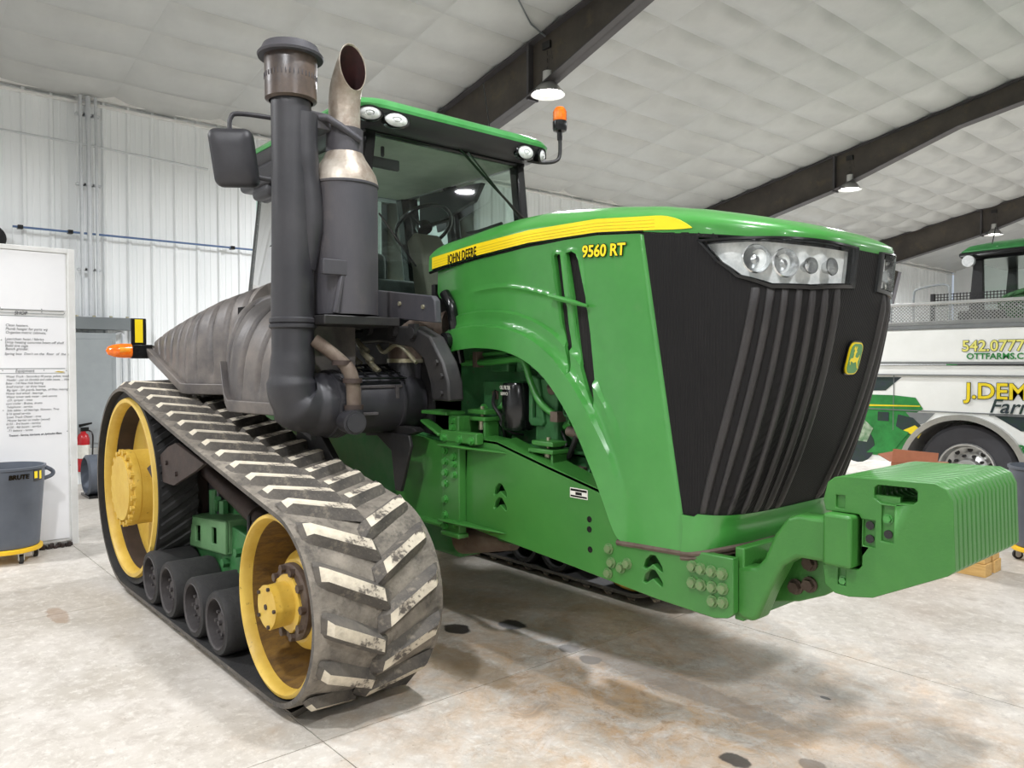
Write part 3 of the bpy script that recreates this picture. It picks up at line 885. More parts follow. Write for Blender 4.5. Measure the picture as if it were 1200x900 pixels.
mk('mud_scraper', bm, DBR, T, smooth=False)
bm = NB(); prism(bm, [(-1.72, 0.55), (-1.78, 0.85), (-1.68, 0.93), (-1.60, 0.80), (-1.62, 0.5)], -1.20, -1.14, 'XZ')
mk('hydraulic_guard', bm, MUF, T, bevel=0.01)

# far side: mirrored copies of the whole track
def kids_of(o): return [c for c in bpy.data.objects if c.parent == o]
for o in [c for c in kids_of(T)]:
    ks = kids_of(o)
    c = again(o, scale=(1, -1, 1))
    for k in ks:
        again(k, parent=c)

# ---- main frame rails
def plate(name, poly, holes, y0, y1, mat, parent=T, bevel=0.006, **k):
    bm = NB()
    region(bm, poly, holes, None, lambda u, v: (u, y0, v), lambda u, v: (u, y1, v))
    return mk(name, bm, mat, parent, bevel=bevel, **k)
def chev(x, z, w=0.052, h=0.03, t=0.024):
    return [(x - w, z - h), (x - w * 0.75, z - h + t * 1.5), (x - 0.012, z + h), (x + 0.012, z + h), (x + w * 0.9, z - h * 0.3), (x + w, z - h * 0.9), (x + w * 0.85, z - h), (x, z - 0.006), (x - w * 0.7, z - h * 1.1)]
FY = -0.495
front_poly = [(0.095, 1.205), (0.34, 1.20), (0.71, 1.115), (1.036, 1.045), (1.22, 0.99), (1.25, 0.895), (1.42, 0.86), (1.722, 0.865), (1.724, 0.655), (1.70, 0.632), (1.64, 0.618), (1.36, 0.628), (0.85, 0.668), (0.06, 0.725)]
rail = plate('front_frame_rail', front_poly, [chev(0.364, 0.955), chev(0.364, 0.885), chev(1.342, 0.775), chev(1.342, 0.715)], FY, FY + 0.035, GF)
plate('front_frame_rail', front_poly, [], 0.46, 0.495, GF)
bm = NB(); box(bm, 0.2, 1.60, -0.40, -0.38, 0.66, 0.95); box(bm, 0.1, 1.5, -0.38, 0.38, 0.70, 0.72)
mk('frame_crossmember', bm, GE, T)
# top flange folded inward along the rail
bm = NB()
tp = front_poly[0:5]
for a, b in zip(tp, tp[1:]):
    v = [bm.verts.new(p) for p in ((a[0], FY, a[1]), (b[0], FY, b[1]), (b[0], FY + 0.10, b[1] + 0.006), (a[0], FY + 0.13, a[1] + 0.012), (a[0], FY + 0.13, a[1] - 0.006), (b[0], FY + 0.10, b[1] - 0.012), (b[0], FY, b[1] - 0.016), (a[0], FY, a[1] - 0.016))]
    for f in ((0, 1, 2, 3), (4, 5, 6, 7), (3, 2, 5, 4), (0, 7, 6, 1)): bm.faces.new([v[i] for i in f])
mk('rail_flange', bm, GF, rail)
# rear half of the frame
bm = NB(); prism(bm, [(-3.0, 0.72), (-3.0, 1.2), (-0.6, 1.22), (-0.06, 1.17), (-0.06, 0.70), (-0.40, 0.69), (-1.4, 0.66)], -0.50, -0.46, 'XZ')
prism(bm, [(-3.0, 0.72), (-3.0, 1.2), (-0.6, 1.22), (-0.06, 1.17), (-0.06, 0.70), (-0.40, 0.69), (-1.4, 0.66)], 0.46, 0.50, 'XZ')
rrail = mk('rear_frame_rail', bm, GD, T, bevel=0.006)
bm = NB(); prism(bm, [(-0.58, 0.72), (-0.56, 1.20), (-0.06, 1.16), (-0.06, 0.72)], -0.515, -0.50, 'XZ')
mk('rail_doubler', bm, GF, rrail)
bm = NB(); box(bm, -0.45, -0.06, -0.56, -0.50, 0.705, 0.725); box(bm, -0.26, -0.02, -0.55, -0.42, 1.315, 1.335)
v = [(-0.24, 1.27), (-0.07, 1.20), (-0.07, 1.215), (-0.24, 1.285)]
prism(bm, v, -0.57, -0.50, 'XZ')
mk('rail_ledge', bm, GF, rrail, bevel=0.004)
# bolted joint column
bm = NB()
box(bm, -0.065, 0.085, -0.545, -0.495, 0.68, 1.20)
box(bm, -0.075, 0.24, -0.55, -0.50, 1.175, 1.235)
box(bm, -0.03, 0.06, -0.50, -0.44, 1.2, 1.315)
box(bm, -0.06, 0.10, -0.56, -0.49, 0.665, 0.69)
for (za, zb_) in ((1.150, 1.164), (0.745, 0.757)):
    v = [bm.verts.new(p) for p in ((-0.05, -0.50, za), (-0.05, -0.59, za), (0.10, -0.585, za), (0.42, -0.50, za - 0.012), (-0.05, -0.50, zb_), (-0.05, -0.59, zb_), (0.10, -0.585, zb_), (0.42, -0.50, zb_ - 0.012))]
    for f in ((3, 2, 1, 0), (4, 5, 6, 7), (0, 1, 5, 4), (1, 2, 6, 5), (2, 3, 7, 6), (3, 0, 4, 7)): bm.faces.new([v[i] for i in f])
box(bm, -0.03, 0.06, -0.53, -0.49, 1.2, 1.315)
jt = mk('joint_plate', bm, GF, T, bevel=0.006)
def bolts(parent, pts, r=0.017, h=0.016, mat=BLT, name='hex_bolt'):
    b0 = None
    for (x, y, z) in pts:
        if b0 is None:
            bm = NB(); cyl(bm, (0, 0, 0), (0, -h * .35, 0), r * 1.35, n=14); cyl(bm, (0, -h * .3, 0), (0, -h, 0), r, n=6)
            b0 = mk(name, bm, mat, parent, loc=(x, y, z), smooth=False)
        else: again(b0, loc=(x, y, z))
bolts(jt, [(-0.035, -0.545, z) for z in (1.125, 1.065, 1.005, 0.945, 0.86, 0.775, 0.715)] + [(0.045, -0.545, z) for z in (1.10, 1.06, 1.0, 0.735)] + [(x, -0.55, 1.195) for x in (-0.04, 0.1, 0.2)] + [(0.015, -0.53, 1.255), (0.015, -0.53, 1.29)], 0.017, 0.018, G)
bolts(rail, [(1.103, FY, .79), (1.118, FY, .732), (1.172, FY, .720), (1.208, FY, .745), (1.10, FY, .682), (1.58, FY, .798), (1.628, FY, .798), (1.676, FY, .798), (1.581, FY, .735), (1.632, FY, .738), (1.679, FY, .742), (1.634, FY, .684), (1.68, FY, .690), (1.54, FY, .80), (1.54, FY, .735)], 0.018, 0.018)
bm = NB()
for (x, z) in ((0.985, 0.90), (0.985, 0.855), (0.99, 0.765)): cyl(bm, (x, FY - 0.002, z), (x, FY + 0.02, z), 0.014, n=14)
mk('rail_hole', bm, BG, rail)
bm = NB(); box(bm, 0.865, 0.975, FY - 0.003, FY, 0.985, 1.03)
lp = mk('serial_plate', bm, LBL, rail, smooth=False)
bm = NB(); box(bm, 0.869, 0.971, FY - 0.0035, FY - 0.003, 0.989, 0.997); box(bm, 0.869, 0.971, FY - 0.0035, FY - 0.003, 1.016, 1.026); box(bm, 0.90, 0.94, FY - 0.0035, FY - 0.003, 1.000, 1.013)
mk('plate_print', bm, BG, T, smooth=False)

# ---- hood nose surface
def prof(d, P):
    for a, b in zip(P, P[1:]):
        if d <= b[0]: return a[1] + (b[1] - a[1]) * max(0, (d - a[0])) / (b[0] - a[0])
    return P[-1][1]
def sstep(a, b, x):
    t = max(0, min(1, (x - a) / (b - a))); return t * t * (3 - 2 * t)
def Xs(z): return 1.294 + (2.106 - z) * 0.182
def Xc(z):
    a, b, c = 1.0, 1.62, 2.05
    return 1.70 * (z - b) * (z - c) / ((a - b) * (a - c)) + 1.925 * (z - a) * (z - c) / ((b - a) * (b - c)) + 1.99 * (z - a) * (z - b) / ((c - a) * (c - b))
def nose(s, z, o=0.0, W=0.5, p=3.6):
    def at(s):
        th = min(abs(s), 1.0) * PI / 2
        return Vector((Xs(z) + (Xc(z) - Xs(z)) * math.cos(th) ** (2 / p), math.copysign(math.sin(th) ** (2 / p) * W, s), z))
    q = at(s)
    if o:
        e = 0.01
        a, b = at(max(-0.9999, s - e)), at(min(0.9999, s + e))
        t = (b - a).normalized(); n = Vector((t.y, -t.x, 0.12)).normalized()
        q = q + n * o
    return q
def Eg(x):
    """z of the lower edge of the yellow stripe along the hood"""
    P = [(-0.3, 2.105), (-0.2, 2.118), (0.19, 2.15), (0.59, 2.17), (1.03, 2.164), (1.36, 2.133), (1.55, 2.11), (2.0, 2.035)]
    for a, b in zip(P, P[1:]):
        if x <= b[0]: t = max(0, (x - a[0]) / (b[0] - a[0])); return a[1] + (b[1] - a[1]) * t
    return P[-1][1]
def hood_outline(n1=30, n2=44):
    O = []
    for i in range(n1): x = -0.25 + (1.29 + 0.25) * i / n1; O.append((x, -0.5, Eg(x)))
    for i in range(n2 + 1):
        s = -1 + 2 * i / n2
        q = nose(s, 2.06); O.append((q.x, q.y, Eg(q.x) - 0.008 * (1 if abs(s) < .98 else 0)))
    for i in range(n1 - 1, -1, -1): x = -0.25 + (1.29 + 0.25) * i / n1; O.append((x, 0.5, Eg(x)))
    return O
HO = hood_outline()
HPROF = [(0.0, 0.0, 0.0), (0.0, 0.02, 0), (0.0, 0.045, 0), (0.004, 0.07, 0), (0.03, 0.092, 0), (0.06, 0.112, 0), (0.10, 0.13, 0), (0.16, 0.142, 0), (0.24, 0.148, 0), (0.33, 0.150, 0), (0.42, 0.151, 0), (0.5, 0.151, 0)]
def hood_pt(i, j):
    x, y, z = HO[i]
    ins, dz, _ = HPROF[j]
    # spine target
    sx = min(x, 1.25 + 0.25 * max(0, (x - 1.3)) / 0.7); t = ins / 0.5
    k = prof(x, [(0.0, 1.22), (0.4, 1.27), (0.72, 1.16), (1.04, 0.97), (1.32, 0.88), (1.535, 0.80), (1.99, 0.58)])
    rear = 1.0
    return Vector((x + (sx - x) * t, y * (1 - t), z + dz * k * rear + (0.0 if x < 1.3 else (Eg(sx) - z) * t)))
bm = NB()
R = [[bm.verts.new(hood_pt(i, j)) for j in range(len(HPROF))] for i in range(len(HO))]
for i in range(len(HO) - 1):
    for j in range(len(HPROF) - 1): bm.faces.new((R[i][j], R[i + 1][j], R[i + 1][j + 1], R[i][j + 1]))
R2 = [bm.verts.new((p[0] - (0.02 if p[0] > 1.4 else 0), p[1] * 0.96, p[2])) for p in HO]
for i in range(len(HO) - 1): bm.faces.new((R[i][0], R[i + 1][0], R2[i + 1], R2[i]))
bmesh.ops.remove_doubles(bm, verts=bm.verts, dist=0.0005)
hood = mk('hood', bm, G, T, ang=50)
# dark seam under hood edge
bm = NB(); tube(bm, [(p[0] - (0.012 if p[0] > 1.35 else 0), p[1] * 0.985, p[2] - 0.004) for p in HO], 0.009, 6)
mk('hood_seal', bm, BG, T)

# stripe
def stripe(side):
    bm = NB()
    X0, X1 = -0.215, 1.53
    n = 60
    for k in range(n):
        for side_ in (side,): pass
    def pt(t, v, o):
        x = X0 + (X1 - X0) * t
        w = 0.062 + 0.008 * (1 - t)
        lo, hi = 0.006, w
        if t > 0.9:
            q = (t - 0.9) / 0.1
            lo += 0.006 * q ** 3; hi = hi - (hi - lo - 0.002) * (q ** 2.6)
        y = -0.5 - o
        if x > 1.31:
            z_ = 2.06; c_ = ((x - Xs(z_)) / (Xc(z_) - Xs(z_))) ** 1.8
            y = -0.5 * math.sin(math.acos(min(1, c_))) ** (2 / 3.6) - o
        return Vector((x, y * 1.0 if side < 0 else -y, Eg(x) + lo + (hi - lo) * v - 0.0))
    A = [[bm.verts.new(pt(i / n, j / 2, 0.004)) for j in range(3)] for i in range(n + 1)]
    B = [[bm.verts.new(pt(i / n, j / 2, -0.002)) for j in range(3)] for i in range(n + 1)]
    for i in range(n):
        for j in range(2):
            bm.faces.new((A[i][j], A[i + 1][j], A[i + 1][j + 1], A[i][j + 1]))
        bm.faces.new((A[i][0], B[i][0], B[i + 1][0], A[i + 1][0])); bm.faces.new((A[i][2], A[i + 1][2], B[i + 1][2], B[i][2]))
    return bm
st = mk('yellow_stripe', stripe(-1), YS, hood)
mk('yellow_stripe', stripe(1), YS, hood)
bm = NB()
for k in range(3):
    P = [(x, -0.5045, Eg(x) + 0.018 + k * 0.014) for x in [(-0.2 + 1.55 * i / 30) for i in range(31)]]
    tube(bm, P, 0.0009, 4)
mk('stripe_pinlines', bm, INKY, hood)
bm = NB(); tube(bm, [(x, -0.5045, Eg(x) + 0.003) for x in [(-0.21 + 1.5 * i / 30) for i in range(31)]], 0.0035, 5)
mk('stripe_border', bm, BG, hood)
dxz = (Eg(0.22) - Eg(-0.07)) / 0.29
text_obj('hood_lettering', 'JOHN DEERE', 0.070, BG, hood, (-0.065, -0.506, Eg(-0.07) + 0.008), (1, 0, dxz), (0, 0, 1), 0.001, 0.0006, 0.12, 1.02, sx=0.62)
text_obj('model_number', '9560 RT', 0.072, BG, T, (0.946, -0.5065, 2.070), (1, 0, -0.06), (0, 0, 1), 0.001, 0.0045, 0, 1.0, sx=1.0)
text_obj('model_number', '9560 RT', 0.072, YS, T, (0.946, -0.5075, 2.070), (1, 0, -0.06), (0, 0, 1), 0.002, 0.0016, 0, 1.0, sx=1.0)

# ---- side panel with arch, vents
ARCH = [(-0.048, 1.655), (0.04, 1.667), (0.12, 1.673), (0.191, 1.676), (0.30, 1.672), (0.40, 1.662), (0.48, 1.645), (0.56, 1.620), (0.64, 1.582), (0.72, 1.530), (0.79, 1.465), (0.861, 1.385), (0.93, 1.29), (0.984, 1.20), (1.04, 1.095), (1.087, 0.99), (1.12, 0.91), (1.15, 0.855), (1.19, 0.825)]
ARCH = [(v.x, v.y) for v in smoothpath([(a, b, 0) for a, b in ARCH], 4)]
PANEL = [(1.25, 0.818), (1.38, 0.83), (1.497, 0.845), (1.497, 1.008)] + [(Xs(z), z) for z in (1.1, 1.2, 1.343, 1.5, 1.756, 1.95, 2.09)]
top = [(x, Eg(x) - 0.006) for x in (1.297, 1.03, 0.8, 0.59, 0.19, -0.2)]
rear = [(-0.214, 1.99), (-0.200, 1.965), (-0.150, 1.950), (-0.115, 1.90), (-0.086, 1.834)]
PPOLY = ARCH + PANEL + top + rear
V1 = [(0.762, 2.095), (0.772, 2.105), (0.804, 2.097), (0.823, 1.92), (0.836, 1.86), (0.866, 1.62), (0.872, 1.56), (0.866, 1.545), (0.835, 1.655), (0.806, 1.78), (0.788, 1.90)]
V2 = [(0.842, 2.100), (0.875, 2.105), (0.905, 2.09), (0.920, 2.06), (0.954, 1.886), (0.968, 1.78), (1.012, 1.44), (1.010, 1.40), (0.962, 1.49), (0.925, 1.60), (0.898, 1.75), (0.872, 1.93)]
CR = [(0.05, 1.965), (0.192, 1.975), (0.30, 1.980), (0.40, 1.978), (0.55, 1.955), (0.707, 1.918), (0.82, 1.890), (0.975, 1.853)]
CR = [(v.x, v.y) for v in smoothpath([(a, b, 0) for a, b in CR], 4)]
def offset_line(P, d):
    out = []
    for i, p in enumerate(P):
        a, b = P[max(0, i - 1)], P[min(len(P) - 1, i + 1)]
        tx, ty = b[0] - a[0], b[1] - a[1]; l = math.hypot(tx, ty)
        out.append((p[0] - ty / l * d * -1 * -1, p[1] + tx / l * d))
    return out
FLARE = [(0.0, 0.030), (0.112, 0.036), (0.121, 0.008), (0.145, -0.002), (0.186, 0.002), (0.197, -0.018), (0.32, -0.018), (0.42, -0.010), (0.60, 0.0)]
def side_off(u, v):
    d = segd(u, v, ARCH)
    o = prof(d, FLARE) * (1 - sstep(0.98, 1.22, u))
    if u < 1.0:
        dc = segd(u, v, CR)
        o += 0.010 * max(0, 1 - dc / 0.014) * sstep(0.05, 0.25, u)
        dv = min(segd(u, v, V1, True), segd(u, v, V2, True))
        o += 0.008 * max(0, 1 - dv / 0.016) * sstep(0.96, 0.92, u) * sstep(0.21, 0.28, d)
    o += -0.02 * sstep(0.1, -0.2, u)
    e = Xs(max(v, 1.008)) - u
    o += -0.006 * (1 - sstep(0.0, 0.015, e))
    return o
LINES = []
for dd in (0.112, 0.121, 0.145, 0.186, 0.197):
    L_ = [p for p in offset_line(ARCH[:60:3], dd) if -0.02 < p[0] < 1.16 and p[1] > 1.02 and min(segd(p[0], p[1], V1, True), segd(p[0], p[1], V2, True)) > 0.012 and not inpoly(p[0], p[1], V2)]
    # stop at the first jump
    K = [L_[0]]
    for p in L_[1:]:
        if math.hypot(p[0] - K[-1][0], p[1] - K[-1][1]) > 0.2: break
        K.append(p)
    if len(K) > 2: LINES.append(K)
LINES.append([(x, z) for x, z in CR if x < 0.72])
def panel_side(sg, step):
    bm = NB()
    region(bm, PPOLY, [V1, V2], step, lambda u, v: (u, sg * (0.5 + side_off(u, v)), v), lambda u, v: (u, sg * (0.478 + side_off(u, v) * 0.9), v), lines=LINES if step < 0.03 else ())
    return bm
sp = mk('engine_side_panel', panel_side(-1, 0.017), G, T, ang=40)
mk('engine_side_panel', panel_side(1, 0.06), G, T, ang=60)
for V, nm in ((V1, 'vent_screen'), (V2, 'vent_screen')):
    cxv = sum(p[0] for p in V) / len(V); czv = sum(p[1] for p in V) / len(V)
    W = [(cxv + (x - cxv) * 1.3, czv + (z - czv) * 1.04) for x, z in V]
    bm = NB(); region(bm, W, [], None, lambda u, v: (u, -0.474, v)); mk(nm, bm, VSC, sp, smooth=False)
# crossing bar over the vents
bm = NB(); tube(bm, [(0.74, -0.512, 1.912), (0.82, -0.514, 1.892), (0.90, -0.514, 1.872), (0.985, -0.510, 1.850)], [0.010, 0.013, 0.012, 0.007], 8)
mk('vent_bar', bm, G, sp)
# lower lip round the nose
bm = NB()
def lip(u, v):
    s = -1 + 2 * u; z = 0.850 + 0.150 * v
    q = nose(s, max(z, 0.95) - 0.0, 0.022 * math.sin(PI * min(1, v * 1.0)) ** 0.5 * 0 + 0.012)
    zz = 0.845 + 0.155 * v + (0.035 * (1 - abs(s) ** 3)) * (1 - v) + (0.012 if abs(s) < .9 else 0) * v
    ins = 0.02 * (1 - v) ** 2
    return Vector((q.x - ins, q.y * (1 - ins), zz))
A = grid(bm, lip, 60, 8)
def lip2(u, v):
    p = lip(u, 0.0) if v < 0 else lip(u, 1.0); c = Vector((1.35, 0, p.z)); return p + (c - p) * 0.06
for k, base in ((7, 1.0), (0, 0.0)):
    pr = None
    for i in range(60):
        p = A[i][k].co; c = Vector((1.2, 0, p.z)); q = bm.verts.new(p + (c - p) * 0.09 + Vector((0, 0, -0.006 if k else 0.004)))
        if pr: bm.faces.new((A[i - 1][k], A[i][k], q, pr))
        pr = q
mk('nose_lip', bm, G, T, ang=40)
bm = NB(); pts = []
for i in range(50):
    s = -1 + 2 * i / 49; q = nose(s, 0.95, 0.0); pts.append((q.x - 0.012, q.y * 0.985, 0.842 + 0.035 * (1 - abs(s) ** 3)))
tube(bm, [(1.15, -0.495, 0.826)] + pts + [(1.15, 0.495, 0.826)], 0.013, 8)
tube(bm, [(p[0] - 0.01, p[1], p[2] - 0.020) for p in pts], 0.010, 6)
mk('rubber_seal', bm, STR, T)

# ---- grille
HL = [(-0.055, 2.028), (-0.055, 1.893), (-0.315, 1.880), (-0.555, 1.885), (-0.725, 1.925), (-0.815, 1.985), (-0.875, 2.062), (-0.70, 2.055), (-0.50, 2.047), (-0.25, 2.037)]
def ztop(s):
    q = nose(s, 2.06); return Eg(q.x) - 0.004
bm = NB()
NS, NZ = 110, 60
ribs = [(-0.645, -0.86), (-0.56, -0.705), (-0.475, -0.505), (-0.38, -0.325), (-0.28, -0.205), (-0.19, -0.12), (-0.115, -0.05)]
RT = [-0.645, -0.56, -0.475, -0.385, -0.295, -0.205, -0.120]
RB = [-0.86, -0.715, -0.555, -0.400, -0.270, -0.170, -0.085]
def grille_o(s, z):
    return 0.0
HC = (-0.46, 1.965)
V = []
for i in range(NS + 1):
    s = -1 + 2 * i / NS; zt = ztop(s); row = []
    for j in range(NZ + 1):
        z = 1.0 + (zt - 1.0) * j / NZ
        row.append((s, z, bm.verts.new(nose(s, z, grille_o(s, z)))))
    V.append(row)
for i in range(NS):
    for j in range(NZ):
        s = (V[i][j][0] + V[i + 1][j][0]) / 2; z = (V[i][j][1] + V[i + 1][j][1]) / 2
        if inpoly(HC[0] + (-abs(s) - HC[0]) / 1.05, HC[1] + (z - HC[1]) / 1.14, HL): continue
        bm.faces.new((V[i][j][2], V[i + 1][j][2], V[i + 1][j + 1][2], V[i][j + 1][2]))
for v in [v for v in bm.verts if not v.link_faces]: bm.verts.remove(v)
grl = mk('grille', bm, GRL, T, ang=50)
def rib(sg, s0, s1, w0, w1, pw):
    bm = NB(); n = 26; rows = []
    for i in range(n + 1):
        t = i / n; z = 1.878 - (1.878 - 1.003) * t
        c = s0 + (s1 - s0) * t ** pw; w = w0 + (w1 - w0) * t; row = []
        for (q, o) in ((-1.0, -0.014), (-0.72, 0.007), (-0.4, 0.014), (0.4, 0.014), (0.72, 0.007), (1.0, -0.014)):
            k = min(1, i / 1.5, (n - i) / 0.8 + 0.05); row.append(bm.verts.new(nose((c + q * w * 0.5) * (1 if sg < 0 else -1), z, o * k if o > 0 else o)))
        rows.append(row)
    for a, b in zip(rows, rows[1:]):
        for k in range(5): bm.faces.new((a[k], a[k + 1], b[k + 1], b[k]))
    mk('grille_rib', bm, GRB, grl, ang=60)
for sg in (-1, 1):
    for k in range(7): rib(sg, RT[k], RB[k], 0.066 - 0.003 * k, 0.094 - 0.009 * k, 1.25 if k < 3 else 1.1)
def headlight(sg):
    M_ = lambda p: p
    def N(s, z, o): q = nose(s if sg < 0 else -s, z, o); return q
    # resampled outline
    O = []
    for a, b in zip(HL, HL[1:] + HL[:1]):
        k = 6
        for i in range(k): O.append((a[0] + (b[0] - a[0]) * i / k, a[1] + (b[1] - a[1]) * i / k))
    cs = sum(p[0] for p in O) / len(O); cz_ = sum(p[1] for p in O) / len(O)
    def shr(p, ds, dz):
        vx, vz = cs - p[0], cz_ - p[1]
        return (p[0] + vx * ds, p[1] + vz * dz)
    bm = NB()
    rings = []
    for (ds, dz, o) in ((-0.06, -0.18, -0.004), (-0.055, -0.15, 0.010), (-0.01, -0.02, 0.012), (0.015, 0.05, 0.006), (0.02, 0.07, -0.01)):
        rings.append([bm.verts.new(N(*shr(p, ds, dz), o)) for p in O])
    for a, b in zip(rings, rings[1:]):
        for i in range(len(O)): bm.faces.new((a[i], a[(i + 1) % len(O)], b[(i + 1) % len(O)], b[i]))
    h = mk('headlight', bm, BG, T, ang=40, label='headlight with black bezel and clear lens')
    bm = NB(); region(bm, O, [], 0.03, lambda u, v: N(u, v, -0.045 + 0.018 * abs(math.sin(u * 22))))
    rim = [N(u, v, 0.0) for u, v in O]; inn = [N(u, v, -0.04) for u, v in O]
    A = [bm.verts.new(p) for p in rim]; B = [bm.verts.new(p) for p in inn]
    for i in range(len(O)): bm.faces.new((A[i], A[(i + 1) % len(O)], B[(i + 1) % len(O)], B[i]))
    mk('reflector', bm, REF, h, ang=60)
    bm = NB(); region(bm, [shr(p, 0.01, 0.03) for p in O], [], 0.05, lambda u, v: N(u, v, 0.012))
    mk('lens_cover', bm, GLC, h)
    for (s, z, rr) in ((-0.665, 1.985, 0.055), (-0.50, 1.965, 0.055), (-0.335, 1.955, 0.032), (-0.185, 1.955, 0.034)):
        c = N(s, z, -0.022)
        d = (N(s, z, 0.05) - N(s, z, 0.0)).normalized()
        d = (d + Vector((0.9, 0, 0))).normalized()
        _, u, w = frame_of(d)
        bm = NB(); rgs = []
        for (r_, hh) in ((rr, 0.022), (rr * 0.93, 0.028), (rr * 0.88, 0.018), (rr * 0.55, -0.012), (rr * 0.45, -0.004), (rr * 0.3, 0.008), (0.0008, 0.012)):
            rgs.append([bm.verts.new(c + d * hh + (u * math.cos(2 * PI * i / 24) + w * math.sin(2 * PI * i / 24)) * r_) for i in range(24)])
        for a, b in zip(rgs, rgs[1:]):
            for i in range(24): bm.faces.new((a[i], a[(i + 1) % 24], b[(i + 1) % 24], b[i]))
        mk('lamp_bowl', bm, CHR, h)
headlight(-1); headlight(1)
# green panel just inside hides the radiator: dark backing
bm = NB(); 
def back(u, v):
    s = -0.97 + 1.94 * u; z = 1.0 + 1.05 * v; q = nose(s, z, 0.0); return Vector((q.x - 0.14, q.y * 0.86, z))
grid(bm, back, 24, 8)
mk('radiator_core', bm, BG, T)
# badge
bz = 1.62; bc = nose(0.0, bz, 0.0)
t_up = (nose(0, 1.72) - nose(0, 1.52)).normalized()
ty = Vector((0, 1, 0)); nn = ty.cross(t_up).normalized()
def badge(pts, o0, o1, mat, name, parent, by=0.0):
    bm = NB()
    region(bm, pts, [], None, lambda u, v: bc + ty * (u + by) + t_up * v + nn * o1, lambda u, v: bc + ty * (u + by) + t_up * v + nn * o0)
    return mk(name, bm, mat, parent, smooth=False)
def oct_(w, h, c, bow=0.004):
    return [(-w, -h + c), (-w + c * 0.6, -h), (0, -h - bow), (w - c * 0.6, -h), (w, -h + c), (w + bow, 0), (w, h - c), (w - c * 0.6, h), (0, h + bow), (-w + c * 0.6, h), (-w, h - c), (-w - bow, 0)]
def rr_(w, h, r, n=5):
    P = []
    for (cx_, cy_, a0) in ((w - r, h - r, 0), (-w + r, h - r, 90), (-w + r, -h + r, 180), (w - r, -h + r, 270)):
        for i in range(n + 1):
            a = math.radians(a0 + 90 * i / n); P.append((cx_ + r * math.cos(a), cy_ + r * math.sin(a)))
    return P
bd = badge(rr_(0.052, 0.064, 0.032), 0.006, 0.016, YS, 'badge', T)
badge(rr_(0.047, 0.059, 0.029), 0.012, 0.0175, G, 'badge_field', bd)
badge([(x * 1.1, y * 1.08) for x, y in rr_(0.052, 0.064, 0.032)], -0.02, 0.010, BG, 'badge_base', bd)
deer = [(-0.034, -0.006), (-0.028, 0.004), (-0.014, 0.006), (-0.012, 0.018), (-0.016, 0.024), (-0.012, 0.030), (-0.018, 0.040), (-0.022, 0.034), (-0.020, 0.044), (-0.014, 0.048), (-0.008, 0.036), (-0.004, 0.048), (0.000, 0.044), (-0.003, 0.034), (0.004, 0.028), (-0.002, 0.022), (-0.002, 0.010), (0.012, 0.006), (0.022, 0.008), (0.026, 0.018), (0.028, 0.008), (0.024, -0.006), (0.026, -0.016), (0.034, -0.032), (0.028, -0.030), (0.018, -0.014), (0.010, -0.008), (-0.006, -0.012), (-0.014, -0.008), (-0.026, -0.006), (-0.024, -0.018), (-0.026, -0.020), (-0.030, -0.008)]
badge([(x * 1.18, y * 1.12 - 0.004) for x, y in deer], 0.017, 0.0185, YS, 'badge_deer', bd)

# ---- weight bracket and suitcase weights
ARM = [(1.705, 0.825), (1.70, 0.655), (1.73, 0.630), (1.78, 0.630), (1.80, 0.648), (1.845, 0.755), (1.90, 0.865), (1.955, 0.905), (2.06, 0.908), (2.14, 0.918), (2.15, 1.08), (2.05, 1.062), (1.955, 1.060), (1.915, 1.045), (1.865, 0.975), (1.825, 0.880), (1.79, 0.838)]
ws = bpy.data.objects
bm = NB(); prism(bm, ARM, -0.455, -0.36, 'XZ')
wb = mk('weight_bracket', bm, GC, T, bevel=0.016, seg=3, label='cast green bracket arm carrying the front weights')
bm = NB(); prism(bm, ARM, 0.36, 0.455, 'XZ'); mk('weight_bracket', bm, GC, T, bevel=0.016, seg=3)
bm = NB(); box(bm, 2.055, 2.155, -0.47, 0.47, 0.905, 1.085)
mk('weight_bar', bm, GC, T, bevel=0.012, seg=3)
bm = NB(); prism(bm, [(1.72, 0.66), (1.74, 0.86), (2.06, 0.93), (2.06, 0.80), (1.98, 0.745), (1.88, 0.70)], -0.30, -0.27, 'XZ')
box(bm, 1.70, 1.74, -0.45, 0.45, 0.62, 0.90)
gs = mk('bracket_gusset', bm, GC, T, bevel=0.006)
bolts(gs, [(1.87, -0.30, 0.755), (1.925, -0.30, 0.775), (1.925, -0.30, 0.855)], 0.022, 0.03, STR)
